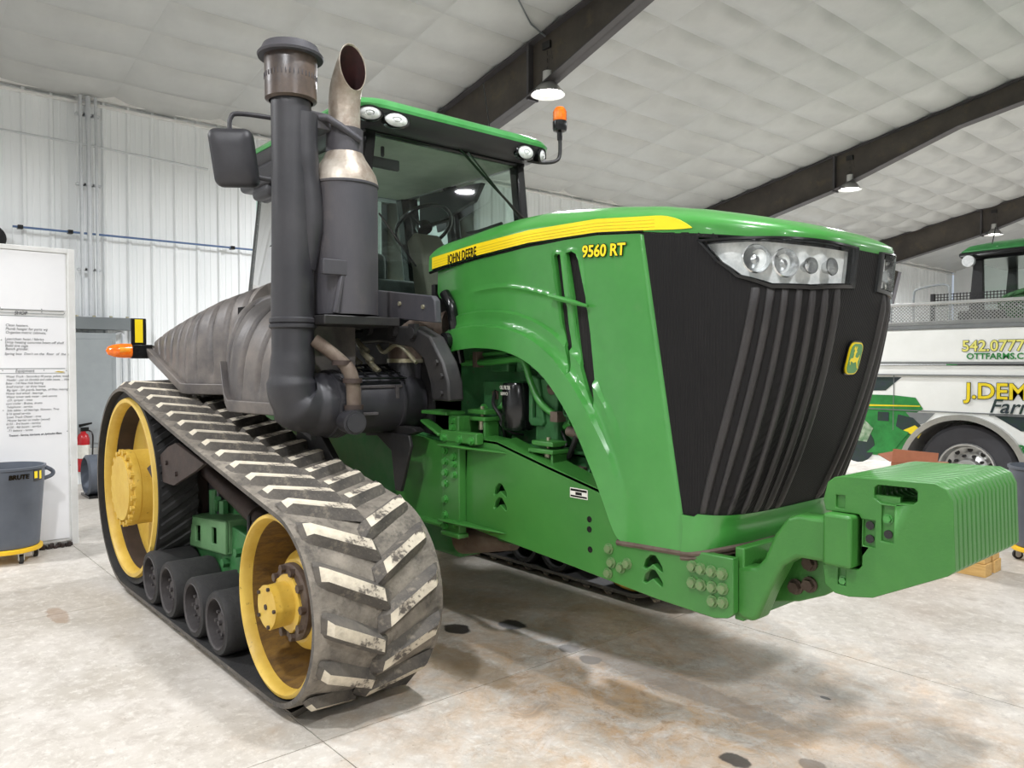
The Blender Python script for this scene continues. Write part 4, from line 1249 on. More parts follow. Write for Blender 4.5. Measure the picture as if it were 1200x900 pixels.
# one suitcase weight (outline in x-z, thickness in y)
WO = [(2.045, 1.085), (2.035, 1.12), (2.05, 1.185), (2.075, 1.205), (2.105, 1.212), (2.40, 1.222), (2.435, 1.205), (2.452, 1.17), (2.462, 0.955), (2.44, 0.935), (2.21, 0.815), (2.13, 0.800), (2.08, 0.802), (2.045, 0.825), (2.035, 0.895), (2.06, 0.90), (2.16, 0.90), (2.172, 0.915), (2.172, 1.07), (2.16, 1.088)]
HOLE = [(2.21, 1.150), (2.21, 1.185), (2.222, 1.196), (2.335, 1.198), (2.347, 1.188), (2.347, 1.158), (2.335, 1.146), (2.29, 1.144), (2.28, 1.136), (2.235, 1.136)]
NWT = 16; WT = 0.0385; WY0 = -0.425
def weight_bm(first=False):
    bm = NB()
    holes = [HOLE]
    t2 = WT - 0.006
    if first:
        holes = [HOLE, [(2.175, 0.985), (2.175, 1.075), (2.215, 1.075), (2.215, 0.985)], [(2.235, 1.01), (2.235, 1.13), (2.275, 1.13), (2.275, 1.01)], [(2.08, 1.10), (2.08, 1.145), (2.112, 1.145), (2.112, 1.10)], [(2.09, 0.835), (2.09, 0.893), (2.118, 0.893), (2.118, 0.835)]]
    # outline shrunk at the faces so neighbours show a groove
    cxw, czw = 2.25, 1.01
    region(bm, WO, holes, None, lambda u, v: (u, 0.0, v), lambda u, v: (u, t2, v))
    return bm
w0 = mk('suitcase_weight', weight_bm(True), GC, T, loc=(0, WY0, 0), bevel=0.007, seg=2, ang=30, label='outermost suitcase weight with handle slot and bolt recesses')
bm = NB(); prism(bm, [(2.062, 1.095), (2.062, 1.16), (2.29, 1.16), (2.29, 0.97), (2.175, 0.97), (2.175, 1.093)], 0.012, 0.03, 'XZ'); box(bm, 2.08, 2.13, 0.012, 0.03, 0.826, 0.895)
mk('recess_floor', bm, GC, w0, smooth=False)
bm = NB()
for (x, z) in ((2.195, 1.055), (2.195, 1.01), (2.255, 1.035)): cyl(bm, (x, 0.006, z), (x, 0.014, z), 0.014, n=16)
mk('bolt_hole', bm, BG, w0)
bolts(w0, [(2.252, 0.014, 1.085), (2.105, 0.014, 0.85)], 0.013, 0.014, G)
w1 = None
for k in range(1, NWT):
    if w1 is None: w1 = mk('suitcase_weight', weight_bm(), GC, T, loc=(0, WY0 + WT * k, 0), bevel=0.007, seg=2, ang=30)
    else: again(w1, loc=(0, WY0 + WT * k, 0))

# ---- engine bay
bm = NB()
box(bm, -0.30, 1.35, -0.24, 0.24, 0.85, 1.72)
box(bm, -0.20, 1.30, -0.29, 0.29, 0.95, 1.14)
for x in (0.05, 0.27, 0.49, 0.71, 0.93): box(bm, x, x + 0.15, -0.30, -0.24, 1.55, 1.66)
box(bm, 0.0, 0.30, -0.31, -0.24, 1.28, 1.50)
box(bm, 0.46, 0.62, -0.34, -0.24, 1.18, 1.52)
box(bm, -0.12, 1.2, -0.33, -0.24, 1.155, 1.175)
for x in (-0.05, 0.12, 0.29, 0.46, 0.63, 0.80): box(bm, x, x + 0.025, -0.30, -0.24, 0.98, 1.14)
cyl(bm, (0.72, -0.32, 1.30), (0.72, -0.24, 1.30), 0.08, n=20); cyl(bm, (0.12, -0.33, 1.22), (0.12, -0.24, 1.22), 0.05, n=16)
eng = mk('engine_block', bm, GE, T, bevel=0.008)
bm = NB()
tube(bm, smoothpath([(-0.12, -0.36, 1.60), (0.15, -0.36, 1.605), (0.34, -0.36, 1.62), (0.40, -0.36, 1.60), (0.45, -0.36, 1.50), (0.52, -0.36, 1.40), (0.62, -0.35, 1.34)]), 0.019, 12)
tube(bm, smoothpath([(-0.09, -0.33, 1.635), (0.1, -0.33, 1.65), (0.35, -0.33, 1.655)]), 0.012, 10)
mk('coolant_pipe', bm, G, eng)
bm = NB(); box(bm, 0.0, 0.03, -0.385, -0.33, 1.575, 1.66); box(bm, 0.61, 0.66, -0.38, -0.32, 1.31, 1.36)
cyl(bm, (0.55, -0.32, 1.48), (0.60, -0.36, 1.46), 0.02); cyl(bm, (0.72, -0.36, 1.27), (0.80, -0.36, 1.26), 0.025)
mk('pipe_clamp', bm, STR, eng, smooth=False)
bm = NB(); r = lathe(bm, [(0.0005, 0.0), (0.075, 0.004), (0.086, 0.02), (0.086, 0.235), (0.078, 0.25), (0.0005, 0.252)], (0.318, -0.33, 1.245), 'Z', 28)
of = mk('oil_filter', bm, BG, eng, label='black canister oil filter')
text_obj('filter_print', 'OIL FILTER', 0.028, LBL, eng, (0.27, -0.4165, 1.462), (1, 0.0, 0), (0, 0, 1), 0.0006, 0.0, sx=0.62)
text_obj('filter_print', 'SERVICE', 0.022, LBL, eng, (0.275, -0.4165, 1.432), (1, 0.0, 0), (0, 0, 1), 0.0006, 0.0, sx=0.75)
bm = NB(); region(bm, [(0.43, 1.30), (0.43, 1.52), (0.45, 1.54), (0.50, 1.52), (0.545, 1.30), (0.53, 1.28), (0.45, 1.28)], [[(0.455, 1.32), (0.455, 1.46), (0.49, 1.46), (0.51, 1.32)]], None, lambda u, v: (u, -0.36, v), lambda u, v: (u, -0.33, v))
mk('engine_cover', bm, GE, eng, bevel=0.006)
for pth, rr in ((((0.75, -0.3, 1.5), (0.80, -0.36, 1.38), (0.78, -0.37, 1.25), (0.70, -0.34, 1.14)), 0.014), (((0.62, -0.3, 1.55), (0.72, -0.37, 1.42), (0.85, -0.38, 1.34), (0.88, -0.35, 1.2)), 0.010), (((0.10, -0.30, 1.45), (0.16, -0.37, 1.38), (0.22, -0.36, 1.30), (0.18, -0.30, 1.18)), 0.010), (((0.0, -0.3, 1.30), (0.06, -0.37, 1.25), (0.05, -0.36, 1.15)), 0.008), (((0.62, -0.31, 1.26), (0.7, -0.36, 1.20), (0.60, -0.35, 1.17), (0.46, -0.32, 1.18)), 0.006)):
    bm = NB(); tube(bm, smoothpath(pth), rr, 8); mk('engine_hose', bm, BM, eng)
bm = NB(); prism(bm, [(0.90, 0.98), (0.86, 1.2), (0.9, 1.28), (0.95, 1.2), (1.02, 0.98)], -0.37, -0.33, 'XZ'); cyl(bm, (0.88, -0.38, 1.05), (0.94, -0.38, 1.02), 0.03)
mk('steel_brace', bm, STR, eng, bevel=0.005)
rnd = random.Random(11)
for k in range(26):
    x, z = rnd.uniform(-0.05, 1.0), rnd.uniform(1.0, 1.62)
    if 0.2 < x < 0.45 and 1.22 < z < 1.52: continue
    y = -0.30; bm = NB(); q = k % 4
    if q == 0: cyl(bm, (x, y - 0.05, z), (x, y + 0.06, z), rnd.uniform(0.014, 0.03), n=8)
    elif q == 1: box(bm, x, x + rnd.uniform(0.04, 0.10), y - 0.02, y + 0.06, z, z + rnd.uniform(0.03, 0.07))
    elif q == 2: tube(bm, smoothpath([(x, y - 0.01, z), (x + 0.05, y - 0.05, z - 0.04), (x + 0.12, y - 0.04, z - rnd.uniform(0.02, 0.12)), (x + 0.16, y + 0.02, z - 0.1)], 4), 0.007, 6)
    else: cyl(bm, (x, y - 0.01, z), (x + 0.06, y - 0.03, z + 0.02), 0.018, n=8); cyl(bm, (x + 0.06, y - 0.03, z + 0.02), (x + 0.075, y - 0.035, z + 0.025), 0.024, n=6)
    mk('engine_fitting', bm, (GE, G, BM, STR)[(k * 7) % 4] if k % 3 else GE, eng, bevel=0.003)
# engine mounts on the frame
for (x, z, h) in ((0.105, 1.12, 0.17), (0.62, 1.00, 0.16)):
    bm = NB(); z1 = z + h
    box(bm, x - 0.085, x + 0.09, -0.46, -0.34, z1, z1 + 0.022); box(bm, x - 0.07, x + 0.08, -0.45, -0.35, z1 + 0.035, z1 + 0.06)
    box(bm, x - 0.075, x - 0.06, -0.45, -0.35, z - 0.1, z1); box(bm, x + 0.065, x + 0.08, -0.45, -0.35, z - 0.1, z1); box(bm, x - 0.06, x + 0.065, -0.365, -0.35, z - 0.1, z1)
    mt = mk('engine_mount', bm, GF, T, bevel=0.005, loc=(0.0, 0, 0.0))
    bm = NB(); cyl(bm, (x, -0.40, z1 - 0.05), (x, -0.40, z1 + 0.02), 0.022, n=12); cyl(bm, (x, -0.40, z1 + 0.02), (x, -0.40, z1 + 0.075), 0.010, n=8)
    mk('mount_bolt', bm, ZNC, mt)
# dark firewall behind the engine bay and under the cab
bm = NB(); box(bm, -0.34, -0.30, -0.42, 0.42, 0.75, 2.05); box(bm, -2.3, -0.3, -0.44, 0.44, 0.70, 1.80)
mk('transmission_housing', bm, BM, T)
bm = NB(); box(bm, -0.34, 1.25, 0.36, 0.38, 0.9, 2.0); mk('heat_baffle', bm, BG, T)
bm = NB(); box(bm, -0.30, 1.25, -0.40, 0.40, 1.74, 1.76); mk('hood_liner', bm, BG, T)
DKM = pm('dark_matte', srgb(20, 20, 21), srgb(28, 27, 27), 6, rough=0.9, spec=0.2)
# ---- cab
CXF, CXR = -0.72, -2.25          # windshield, rear
ZB, ZT = 1.92, 3.02
def yw(z): return 0.745 - 0.115 * (z - 2.0) / 1.0    # half width shrinks upward
cab = NB(); box(cab, CXR, CXF + 0.02, -0.74, 0.74, 1.78, 1.93)
cab = mk('cab_base', cab, BG, T, bevel=0.02)
def post(x0, x1, sg, wd, name='cab_pillar', mat=BG, z0=ZB, z1=ZT, dx=0.0):
    bm = NB()
    a, b = yw(z0), yw(z1)
    v = []
    for (z, y, xx) in ((z0, a, 0), (z1, b, dx)):
        v += [(x0 + xx, sg * y, z), (x1 + xx, sg * y, z), (x1 + xx, sg * (y - wd), z), (x0 + xx, sg * (y - wd), z)]
    v = [bm.verts.new(p) for p in v]
    for f in ((0, 1, 2, 3), (4, 5, 6, 7), (0, 1, 5, 4), (1, 2, 6, 5), (2, 3, 7, 6), (3, 0, 4, 7)): bm.faces.new([v[i] for i in f])
    return mk(name, bm, mat, cab, bevel=0.012, seg=2)
for sg in (-1, 1):
    post(CXF - 0.07, CXF + 0.012, sg, 0.075)
    post(-1.62, -1.56, sg, 0.05)
    post(CXR, CXR + 0.10, sg, 0.08)
bm = NB(); box(bm, CXF - 0.05, CXF + 0.01, -0.64, 0.64, 2.97, 3.03); box(bm, CXF - 0.05, CXF + 0.01, -0.72, 0.72, 1.90, 1.97)
mk('windshield_frame', bm, BG, cab, bevel=0.008)
bm = NB(); v = [bm.verts.new(p) for p in ((CXF, -0.70, 1.95), (CXF, 0.70, 1.95), (CXF, 0.60, 2.98), (CXF, -0.60, 2.98))]; bm.faces.new(v)
mk('windshield', bm, GLS, cab, smooth=False, label='green-tinted windshield')
for sg in (-1, 1):
    bm = NB(); v = [bm.verts.new(p) for p in ((CXF - 0.07, sg * yw(ZB), ZB), (-1.58, sg * yw(ZB), ZB), (-1.58, sg * yw(2.98), 2.98), (CXF - 0.07, sg * yw(2.98), 2.98))]; bm.faces.new(v)
    mk('side_window', bm, GLS, cab, smooth=False)
    bm = NB(); v = [bm.verts.new(p) for p in ((-1.60, sg * yw(ZB), ZB), (CXR + .05, sg * yw(ZB), ZB), (CXR + .05, sg * yw(2.98), 2.98), (-1.60, sg * yw(2.98), 2.98))]; bm.faces.new(v)
    mk('rear_quarter_window', bm, GLS, cab, smooth=False)
bm = NB(); box(bm, CXR, CXR + 0.006, -0.66, 0.66, ZB, 2.98); mk('rear_window', bm, GLS, cab, smooth=False)
# roof: green shell over a black visor
RPX = []
def roof_ring(ins, z, n=12):
    """rounded rectangle x -2.42..-0.55, y +-0.80, bowed front"""
    x0, x1, y1 = -2.45 + ins, -0.52 - ins, 0.79 - ins; r = max(0.03, 0.20 - ins * 0.4); P = []
    for (cx_, cy_, a0) in ((x1 - r, y1 - r, 0), (x0 + r, y1 - r, 90), (x0 + r, -y1 + r, 180), (x1 - r, -y1 + r, 270)):
        for i in range(n + 1):
            a = math.radians(a0 + 90 * i / n); x = cx_ + r * math.cos(a); y = cy_ + r * math.sin(a)
            x += 0.0
            zz = z - 0.05 * max(0, (-1.2 - x) / 1.2) ** 1.5 - 0.03 * max(0, (x + 0.9) / 0.35)
            P.append((x, y, zz))
    return P
def loft(bm, rings, capa=True, capb=True, mi=0):
    R = [[bm.verts.new(p) for p in r] for r in rings]; n = len(R[0])
    for a, b in zip(R, R[1:]):
        for i in range(n): bm.faces.new((a[i], a[(i + 1) % n], b[(i + 1) % n], b[i])).material_index = mi
    if capa: bm.faces.new(R[0])
    if capb: bm.faces.new(R[-1])
    return R
bm = NB(); loft(bm, [roof_ring(0.004, 3.10), roof_ring(0.0, 3.118), roof_ring(0.02, 3.145), roof_ring(0.07, 3.170), roof_ring(0.16, 3.195), roof_ring(0.32, 3.21), roof_ring(0.55, 3.22)])
roof = mk('cab_roof', bm, GRF, T, ang=40, label='green cab roof shell')
bm = NB(); loft(bm, [roof_ring(0.22, 3.005), roof_ring(0.10, 3.01), roof_ring(0.03, 3.05), roof_ring(0.008, 3.10)])
mk('roof_visor', bm, BLK, roof, ang=40)
bm = NB(); box(bm, -2.2, -0.75, -0.58, 0.58, 2.965, 2.985); mk('headliner', bm, LIN, roof)
# visor overhang pods with work lamps
def work_lamp(x, y, z, rx, rz_, yawdeg, parent=None):
    d = Vector((math.cos(math.radians(yawdeg)), math.sin(math.radians(yawdeg)), -0.12)).normalized()
    u = Vector((-d.y, d.x, 0)).normalized(); w = d.cross(u)
    c = Vector((x, y, z))
    bm = NB(); rg = []
    for (k, h) in ((1.25, -0.05), (1.28, -0.01), (1.12, 0.0), (1.02, -0.012)):
        rg.append([bm.verts.new(c + d * h + u * math.cos(2 * PI * i / 28) * rx * k + w * math.sin(2 * PI * i / 28) * rz_ * k) for i in range(28)])
    for a, b in zip(rg, rg[1:]):
        for i in range(28): bm.faces.new((a[i], a[(i + 1) % 28], b[(i + 1) % 28], b[i]))
    o = mk('work_lamp', bm, BG, T)
    bm = NB(); rg = []
    for (k, h) in ((1.02, -0.012), (0.8, -0.002), (0.45, 0.004), (0.35, -0.006), (0.25, 0.006), (0.01, 0.009)):
        rg.append([bm.verts.new(c + d * h + u * math.cos(2 * PI * i / 28) * rx * k + w * math.sin(2 * PI * i / 28) * rz_ * k) for i in range(28)])
    for a, b in zip(rg, rg[1:]):
        for i in range(28): bm.faces.new((a[i], a[(i + 1) % 28], b[(i + 1) % 28], b[i]))
    mk('lamp_lens', bm, REF, o, ang=30)
work_lamp(-0.545, -0.70, 3.030, 0.062, 0.036, -30)
work_lamp(-0.525, -0.53, 3.020, 0.070, 0.038, -10)
work_lamp(-0.525, 0.49, 3.012, 0.062, 0.042, -5)
work_lamp(-0.545, 0.66, 3.020, 0.050, 0.042, 25)
# beacon
bm = NB(); tube(bm, smoothpath([(-0.62, 0.58, 2.99), (-0.55, 0.66, 2.975), (-0.51, 0.74, 2.99), (-0.50, 0.775, 3.04), (-0.50, 0.775, 3.19)]), 0.013, 10)
mk('beacon_stalk', bm, BM, T)
bm = NB(); r = lathe(bm, [(0.018, -0.05), (0.02, 0.0), (0.045, 0.01), (0.05, 0.03), (0.05, 0.075), (0.044, 0.08)], (-0.5, 0.775, 3.19), 'Z', 24); cap(bm, r[-1])
be = mk('beacon', bm, BG, T, label='amber rotating beacon on black stalk')
bm = NB(); lathe(bm, [(0.046, 0.08)] + [(0.047 + (0.002 if i % 2 else 0), 0.085 + i * 0.011) for i in range(6)] + [(0.042, 0.155), (0.030, 0.172), (0.0005, 0.178)], (-0.5, 0.775, 3.19), 'Z', 24)
mk('beacon_dome', bm, AMB, be)
# wiper, interior mirror
bm = NB(); tube(bm, [(-0.70, 0.05, 3.0), (-0.69, 0.26, 2.84), (-0.69, 0.62, 2.60)], 0.008, 6); tube(bm, [(-0.69, 0.12, 2.98), (-0.69, 0.62, 2.57)], 0.006, 5); tube(bm, [(-0.70, -0.55, 2.50), (-0.69, -0.29, 2.20)], 0.006, 5)
mk('wiper', bm, BG, T)
bm = NB(); box(bm, -0.93, -0.90, -0.52, -0.27, 2.83, 2.90); cyl(bm, (-0.9, -0.40, 2.90), (-0.9, -0.40, 2.97), 0.012)
mk('interior_mirror', bm, BG, cab, bevel=0.01)
# seat, console, steering wheel
bm = NB(); box(bm, -1.85, -1.40, -0.24, 0.24, 2.05, 2.20); box(bm, -1.95, -1.84, -0.22, 0.22, 2.15, 2.45); box(bm, -1.93, -1.85, -0.12, 0.12, 2.45, 2.52)
mk('operator_seat', bm, SEAT, cab, bevel=0.05, seg=3)
bm = NB(); prism(bm, [(-1.10, 1.93), (-0.90, 1.93), (-0.98, 2.20), (-1.03, 2.40), (-1.12, 2.50), (-1.22, 2.44), (-1.15, 2.25)], -0.02, 0.20, 'XZ')
sc = mk('steering_console', bm, SCRN, cab, bevel=0.02)
bm = NB()
c = Vector((-1.16, 0.09, 2.55)); d = Vector((-0.62, 0, 0.78)).normalized(); u = Vector((0, 1, 0)); w = d.cross(u)
ringp = [c + (u * math.cos(2 * PI * i / 32) + w * math.sin(2 * PI * i / 32)) * 0.205 for i in range(33)]
tube(bm, ringp, 0.014, 8, False)
for a in (90, 210, 330):
    tube(bm, [c, c + (u * math.cos(math.radians(a)) + w * math.sin(math.radians(a))) * 0.2], 0.014, 6)
cyl(bm, c - d * 0.03, c + d * 0.015, 0.055, n=16)
mk('steering_wheel', bm, BG, cab)
bm = NB(); box(bm, -1.9, -1.3, -0.45, -0.28, 2.05, 2.26); box(bm, -1.35, -1.30, -0.50, -0.25, 2.28, 2.46)
mk('armrest_console', bm, SEAT, cab, bevel=0.02)
bm = NB(); tube(bm, smoothpath([(-2.0, -0.68, 2.42), (-1.5, -0.70, 2.44), (-0.95, -0.69, 2.42)]), 0.014, 8); mk('grab_rail', bm, BM, cab)
bm = NB(); tube(bm, [(-1.62, 0.70, 2.62), (-1.3, 0.68, 2.60), (-1.0, 0.67, 2.62)], 0.014, 8); prism(bm, [(-1.9, 2.66), (-1.2, 2.80), (-1.1, 2.92), (-1.9, 2.95)], 0.56, 0.60, 'XZ'); mk('cab_side_trim', bm, BLK, cab)
# rear lamp pod under the roof corner, near side
bm = NB(); box(bm, -2.38, -1.75, -0.74, -0.55, 2.86, 3.02); box(bm, -2.2, -1.9, -0.72, -0.56, 2.78, 2.88)
mk('rear_lamp_pod', bm, BLK, T, bevel=0.04, seg=3)
bm = NB(); prism(bm, [(-2.3, 1.82), (-2.3, 1.98), (-1.5, 2.02), (-1.45, 1.90)], -0.80, -0.72, 'XZ')
mk('cab_sill', bm, GRF, T, bevel=0.02)

# mirror
bm = NB()
tube(bm, smoothpath([(-0.80, -0.72, 3.0), (-0.95, -0.95, 3.02), (-1.05, -1.24, 3.03), (-1.07, -1.30, 3.0), (-1.07, -1.305, 2.92), (-1.07, -1.305, 2.88)], 5), 0.014, 10)
tube(bm, smoothpath([(-0.80, -0.72, 2.70), (-0.95, -1.0, 2.66), (-1.06, -1.25, 2.69)], 5), 0.015, 8)
ma = mk('mirror_arm', bm, BLK, T)
def rrect(w, h, r, n=5):
    P = []
    for (cx_, cy_, a0) in ((w - r, h - r, 0), (-w + r, h - r, 90), (-w + r, -h + r, 180), (w - r, -h + r, 270)):
        for i in range(n + 1):
            a = math.radians(a0 + 90 * i / n); P.append((cx_ + r * math.cos(a), cy_ + r * math.sin(a)))
    return P
bm = NB()
mx_, my_ = Vector((-0.62, 0.78, 0)).normalized() * -1, Vector((0.08, -0.05, 1)).normalized()
mx_ = Vector((0.60, 0.80, 0)).normalized(); mn = mx_.cross(my_).normalized()
mc = Vector((-1.07, -1.285, 2.775))
rings = []
for (k, o) in ((0.98, -0.035), (1.0, -0.02), (1.0, 0.0), (0.94, 0.03), (0.78, 0.045), (0.4, 0.052)):
    rings.append([mc + mx_ * (x * k) + my_ * (y * k) + mn * o + mx_ * (0.02 * -y / 0.17) for x, y in rrect(0.125, 0.165, 0.045)])
loft(bm, rings)
mk('mirror', bm, BLK, T, ang=45, label='rounded black rear-view mirror seen from its back')

# ---- exhaust, muffler, air intake
MX, MYc, MR = -0.47, -0.905, 0.178
bm = NB(); r = lathe(bm, [(MR, 1.86), (MR, 2.555), (MR + 0.006, 2.56), (MR + 0.006, 2.57), (MR - 0.004, 2.58)], (MX, MYc, 0), 'Z', 48); cap(bm, r[0])
muf = mk('muffler', bm, MUF, T, label='tall grey-black muffler drum')
bm = NB(); lathe(bm, [(MR + 0.004, 2.565), (MR + 0.002, 2.585), (0.168, 2.625), (0.145, 2.665), (0.115, 2.71), (0.098, 2.745)], (MX, MYc, 0), 'Z', 48)
mk('muffler_cone', bm, STL, muf)
path = smoothpath([(MX, MYc, 2.70), (MX, MYc, 2.85), (MX, MYc, 2.95), (MX + 0.003, MYc, 3.02), (MX + 0.022, MYc, 3.095), (MX + 0.072, MYc, 3.165), (MX + 0.135, MYc, 3.23), (MX + 0.19, MYc, 3.285), (MX + 0.28, MYc, 3.37)], 6)
bm = NB(); tube(bm, path, 0.086, 32, caps=False)
c_end = Vector((MX + 0.098, MYc, 3.19)); nrm = Vector((1.0, 0.10, 0.04)).normalized()
def slash(bm, c):
    bmesh.ops.bisect_plane(bm, geom=bm.verts[:] + bm.edges[:] + bm.faces[:], plane_co=c, plane_no=nrm, clear_outer=True)
    low = [v for v in bm.verts if v.co.z < 2.6]
slash_z = 3.02
slash(bm, c_end)
ex = mk('exhaust_pipe', bm, STL, T, label='heat-tinted curved exhaust stack', ang=60)
md = ex.modifiers.new('wall', 'SOLIDIFY'); md.thickness = 0.004; md.offset = -1
bm = NB(); tube(bm, path, 0.081, 24, caps=False)
slash(bm, c_end - nrm * 0.004)
mk('exhaust_bore', bm, EXI, ex)
bm = NB(); lathe(bm, [(0.088, 2.73), (0.100, 2.73), (0.100, 2.87), (0.088, 2.872)], (MX, MYc, 0), 'Z', 36, closed=True)
mk('exhaust_clamp', bm, MUF, T)
bm = NB(); box(bm, -0.60, -0.44, -1.15, -1.0, 2.84, 2.93); tube(bm, [(-0.50, -1.12, 2.90), (-0.42, -1.03, 2.90), (-0.38, -0.98, 2.86), (-0.37, -0.86, 2.80)], 0.022, 6)
mk('intake_bracket', bm, MUF, T, bevel=0.006)
bm = NB(); box(bm, -0.34, -0.31, -1.12, -0.94, 2.06, 2.14); tube(bm, [(-0.33, -1.0, 2.07), (-0.33, -1.04, 1.86)], 0.02, 6); mk('muffler_strap', bm, MUF, T, bevel=0.004)
# intake stack
IX, IY = -0.50, -1.20
bm = NB()
Rr = []
for (rx, z) in ((0.095, 3.0), (0.103, 2.99), (0.103, 2.93), (0.102, 2.6), (0.105, 2.2), (0.11, 1.95), (0.112, 1.80)):
    Rr.append((rx, z))
lathe(bm, Rr, (IX, IY, 0), 'Z', 36)
tube(bm, smoothpath([(IX + 0.05, IY + 0.05, 2.9), (IX + 0.05, IY + 0.05, 2.7), (IX + 0.06, IY + 0.08, 2.35), (IX + 0.03, IY + 0.06, 2.1)]), [0.07] * 8 + [0.062] * 6 + [0.055] * 5, 20)
ink = mk('intake_stack', bm, BLK, T, label='smooth black plastic air intake stack', ang=50)
bm = NB(); lathe(bm, [(0.110, 1.775), (0.122, 1.785), (0.122, 1.80), (0.114, 1.805), (0.122, 1.812), (0.122, 1.83), (0.110, 1.84)], (IX, IY, 0), 'Z', 36)
mk('intake_collar', bm, BLK, ink)
bm = NB(); r = lathe(bm, [(0.112, 2.965), (0.132, 2.975), (0.132, 3.03), (0.135, 3.20), (0.13, 3.21)], (IX, IY, 0), 'Z', 40)
pc = mk('precleaner', bm, PRC, T, label='brown-black precleaner canister')
bm = NB(); r = lathe(bm, [(0.125, 3.190), (0.166, 3.190), (0.170, 3.202), (0.152, 3.225), (0.140, 3.250), (0.09, 3.258), (0.0005, 3.260)], (IX, IY, 0), 'Z', 40)
mk('precleaner_cap', bm, MUF, pc)
bm = NB()
for k in range(40):
    a = 2 * PI * k / 40; cyl(bm, (IX + 0.134 * math.cos(a), IY + 0.134 * math.sin(a), 3.075), (IX + 0.134 * math.cos(a), IY + 0.134 * math.sin(a), 3.10), 0.0025, n=5)
mk('precleaner_vanes', bm, MUF, pc)
# elbow and air cleaner canister lying across
bm = NB(); tube(bm, smoothpath([(IX, IY, 1.80), (IX, IY, 1.62), (IX, IY - 0.01, 1.50), (IX, IY + 0.02, 1.40), (IX, IY + 0.12, 1.375), (IX, IY + 0.25, 1.375)], 6), [0.110] * 6 + [0.115] * 6 + [0.13] * 6 + [0.155] * 6 + [0.172] * 7, 32)
mk('intake_elbow', bm, BLK, T, ang=60)
bm = NB(); r = lathe(bm, [(0.17, -1.02), (0.185, -1.015), (0.187, -0.94), (0.175, -0.935), (0.172, -0.93), (0.175, -0.62), (0.181, -0.618), (0.181, -0.60), (0.174, -0.598), (0.172, -0.50), (0.16, -0.45), (0.0005, -0.445)], (IX, 0, 1.375), 'Y', 44)
acl = mk('air_cleaner', bm, BLK, T, label='black air cleaner canister lying across the frame', ang=30)
bm = NB(); 
for y in (-0.98, -0.96): lathe(bm, [(0.186, y), (0.190, y + 0.003), (0.186, y + 0.006)], (IX, 0, 1.375), 'Y', 44)
box(bm, IX + 0.13, IX + 0.16, -0.92, -0.62, 1.46, 1.475); box(bm, IX + 0.14, IX + 0.175, -0.91, -0.89, 1.40, 1.475); box(bm, IX + 0.14, IX + 0.175, -0.67, -0.65, 1.40, 1.475)
box(bm, IX + 0.165, IX + 0.20, -0.90, -0.80, 1.315, 1.33)
mk('cleaner_latch', bm, GRY, acl, bevel=0.002)
bm = NB()
for y in (-0.90, -0.82, -0.74, -0.66, -0.60):
    tube(bm, [(IX - 0.06, y, 1.585), (IX + 0.135, y, 1.515)], 0.008, 6)
for q in (0, 0.33, 0.66, 1.0):
    tube(bm, [(IX - 0.06 + 0.195 * q, -0.92, 1.585 - 0.07 * q), (IX - 0.06 + 0.195 * q, -0.58, 1.585 - 0.07 * q)], 0.008, 6)
prism(bm, [(IX - 0.08, 1.57), (IX + 0.14, 1.49), (IX + 0.14, 1.46), (IX - 0.08, 1.54)], -0.91, -0.59, 'XZ')
mk('cleaner_rack', bm, BG, T)
bm = NB(); tube(bm, smoothpath([(-0.50, -0.50, 1.42), (-0.50, -0.50, 1.55), (-0.50, -0.49, 1.62)]), 0.10, 24); mk('turbo_boot', bm, BLK, T)
bm = NB(); tube(bm, smoothpath([(-0.50, -0.49, 1.61), (-0.50, -0.48, 1.70), (-0.44, -0.40, 1.78), (-0.30, -0.32, 1.80)]), 0.105, 24); mk('turbo_pipe', bm, STR, T)
bm = NB(); lathe(bm, [(0.104, 1.60), (0.112, 1.60), (0.112, 1.622), (0.104, 1.622)], (-0.5, -0.49, 0), 'Z', 30, closed=True); mk('hose_clamp', bm, ZNC, T)
bm = NB(); tube(bm, smoothpath([(-0.40, -1.13, 1.72), (-0.36, -1.06, 1.66), (-0.31, -0.99, 1.58), (-0.29, -0.965, 1.50), (-0.285, -0.96, 1.36)]), [0.034] * 12 + [0.038] * 13, 16)
bh = mk('brown_hose', bm, STR, T)
bm = NB()
for z, q in ((1.60, (-0.325, -1.01)), (1.505, (-0.29, -0.965)), (1.365, (-0.285, -0.96))): lathe(bm, [(0.044, -0.012), (0.051, -0.012), (0.051, 0.012), (0.044, 0.012)], (q[0], q[1], z), 'Z', 20, closed=True)
mk('hose_band', bm, DBR, bh)
bm = NB(); cyl(bm, (-0.34, -0.97, 1.29), (-0.22, -0.99, 1.285), 0.062, n=28); cyl(bm, (-0.22, -0.99, 1.285), (-0.205, -0.992, 1.285), 0.048, n=28); tube(bm, [(-0.285, -0.96, 1.36), (-0.285, -0.96, 1.28)], 0.05, 16)
mk('dust_valve', bm, BLK, T)
bm = NB(); prism(bm, [(-0.75, 1.16), (-0.3, 1.19), (-0.2, 1.22), (-0.25, 1.24), (-0.75, 1.24)], -0.62, -0.56, 'XZ'); prism(bm, [(-0.9, 1.30), (-0.62, 1.19), (-0.3, 0.92), (-0.36, 0.90), (-0.95, 1.1)], -0.98, -0.94, 'XZ')
prism(bm, [(-0.6, 1.2), (-0.22, 1.2), (-0.20, 1.14), (-0.3, 0.88), (-0.36, 0.88), (-0.40, 1.1)], -0.66, -0.64, 'XZ')
mk('cleaner_bracket', bm, BM, T, bevel=0.004)
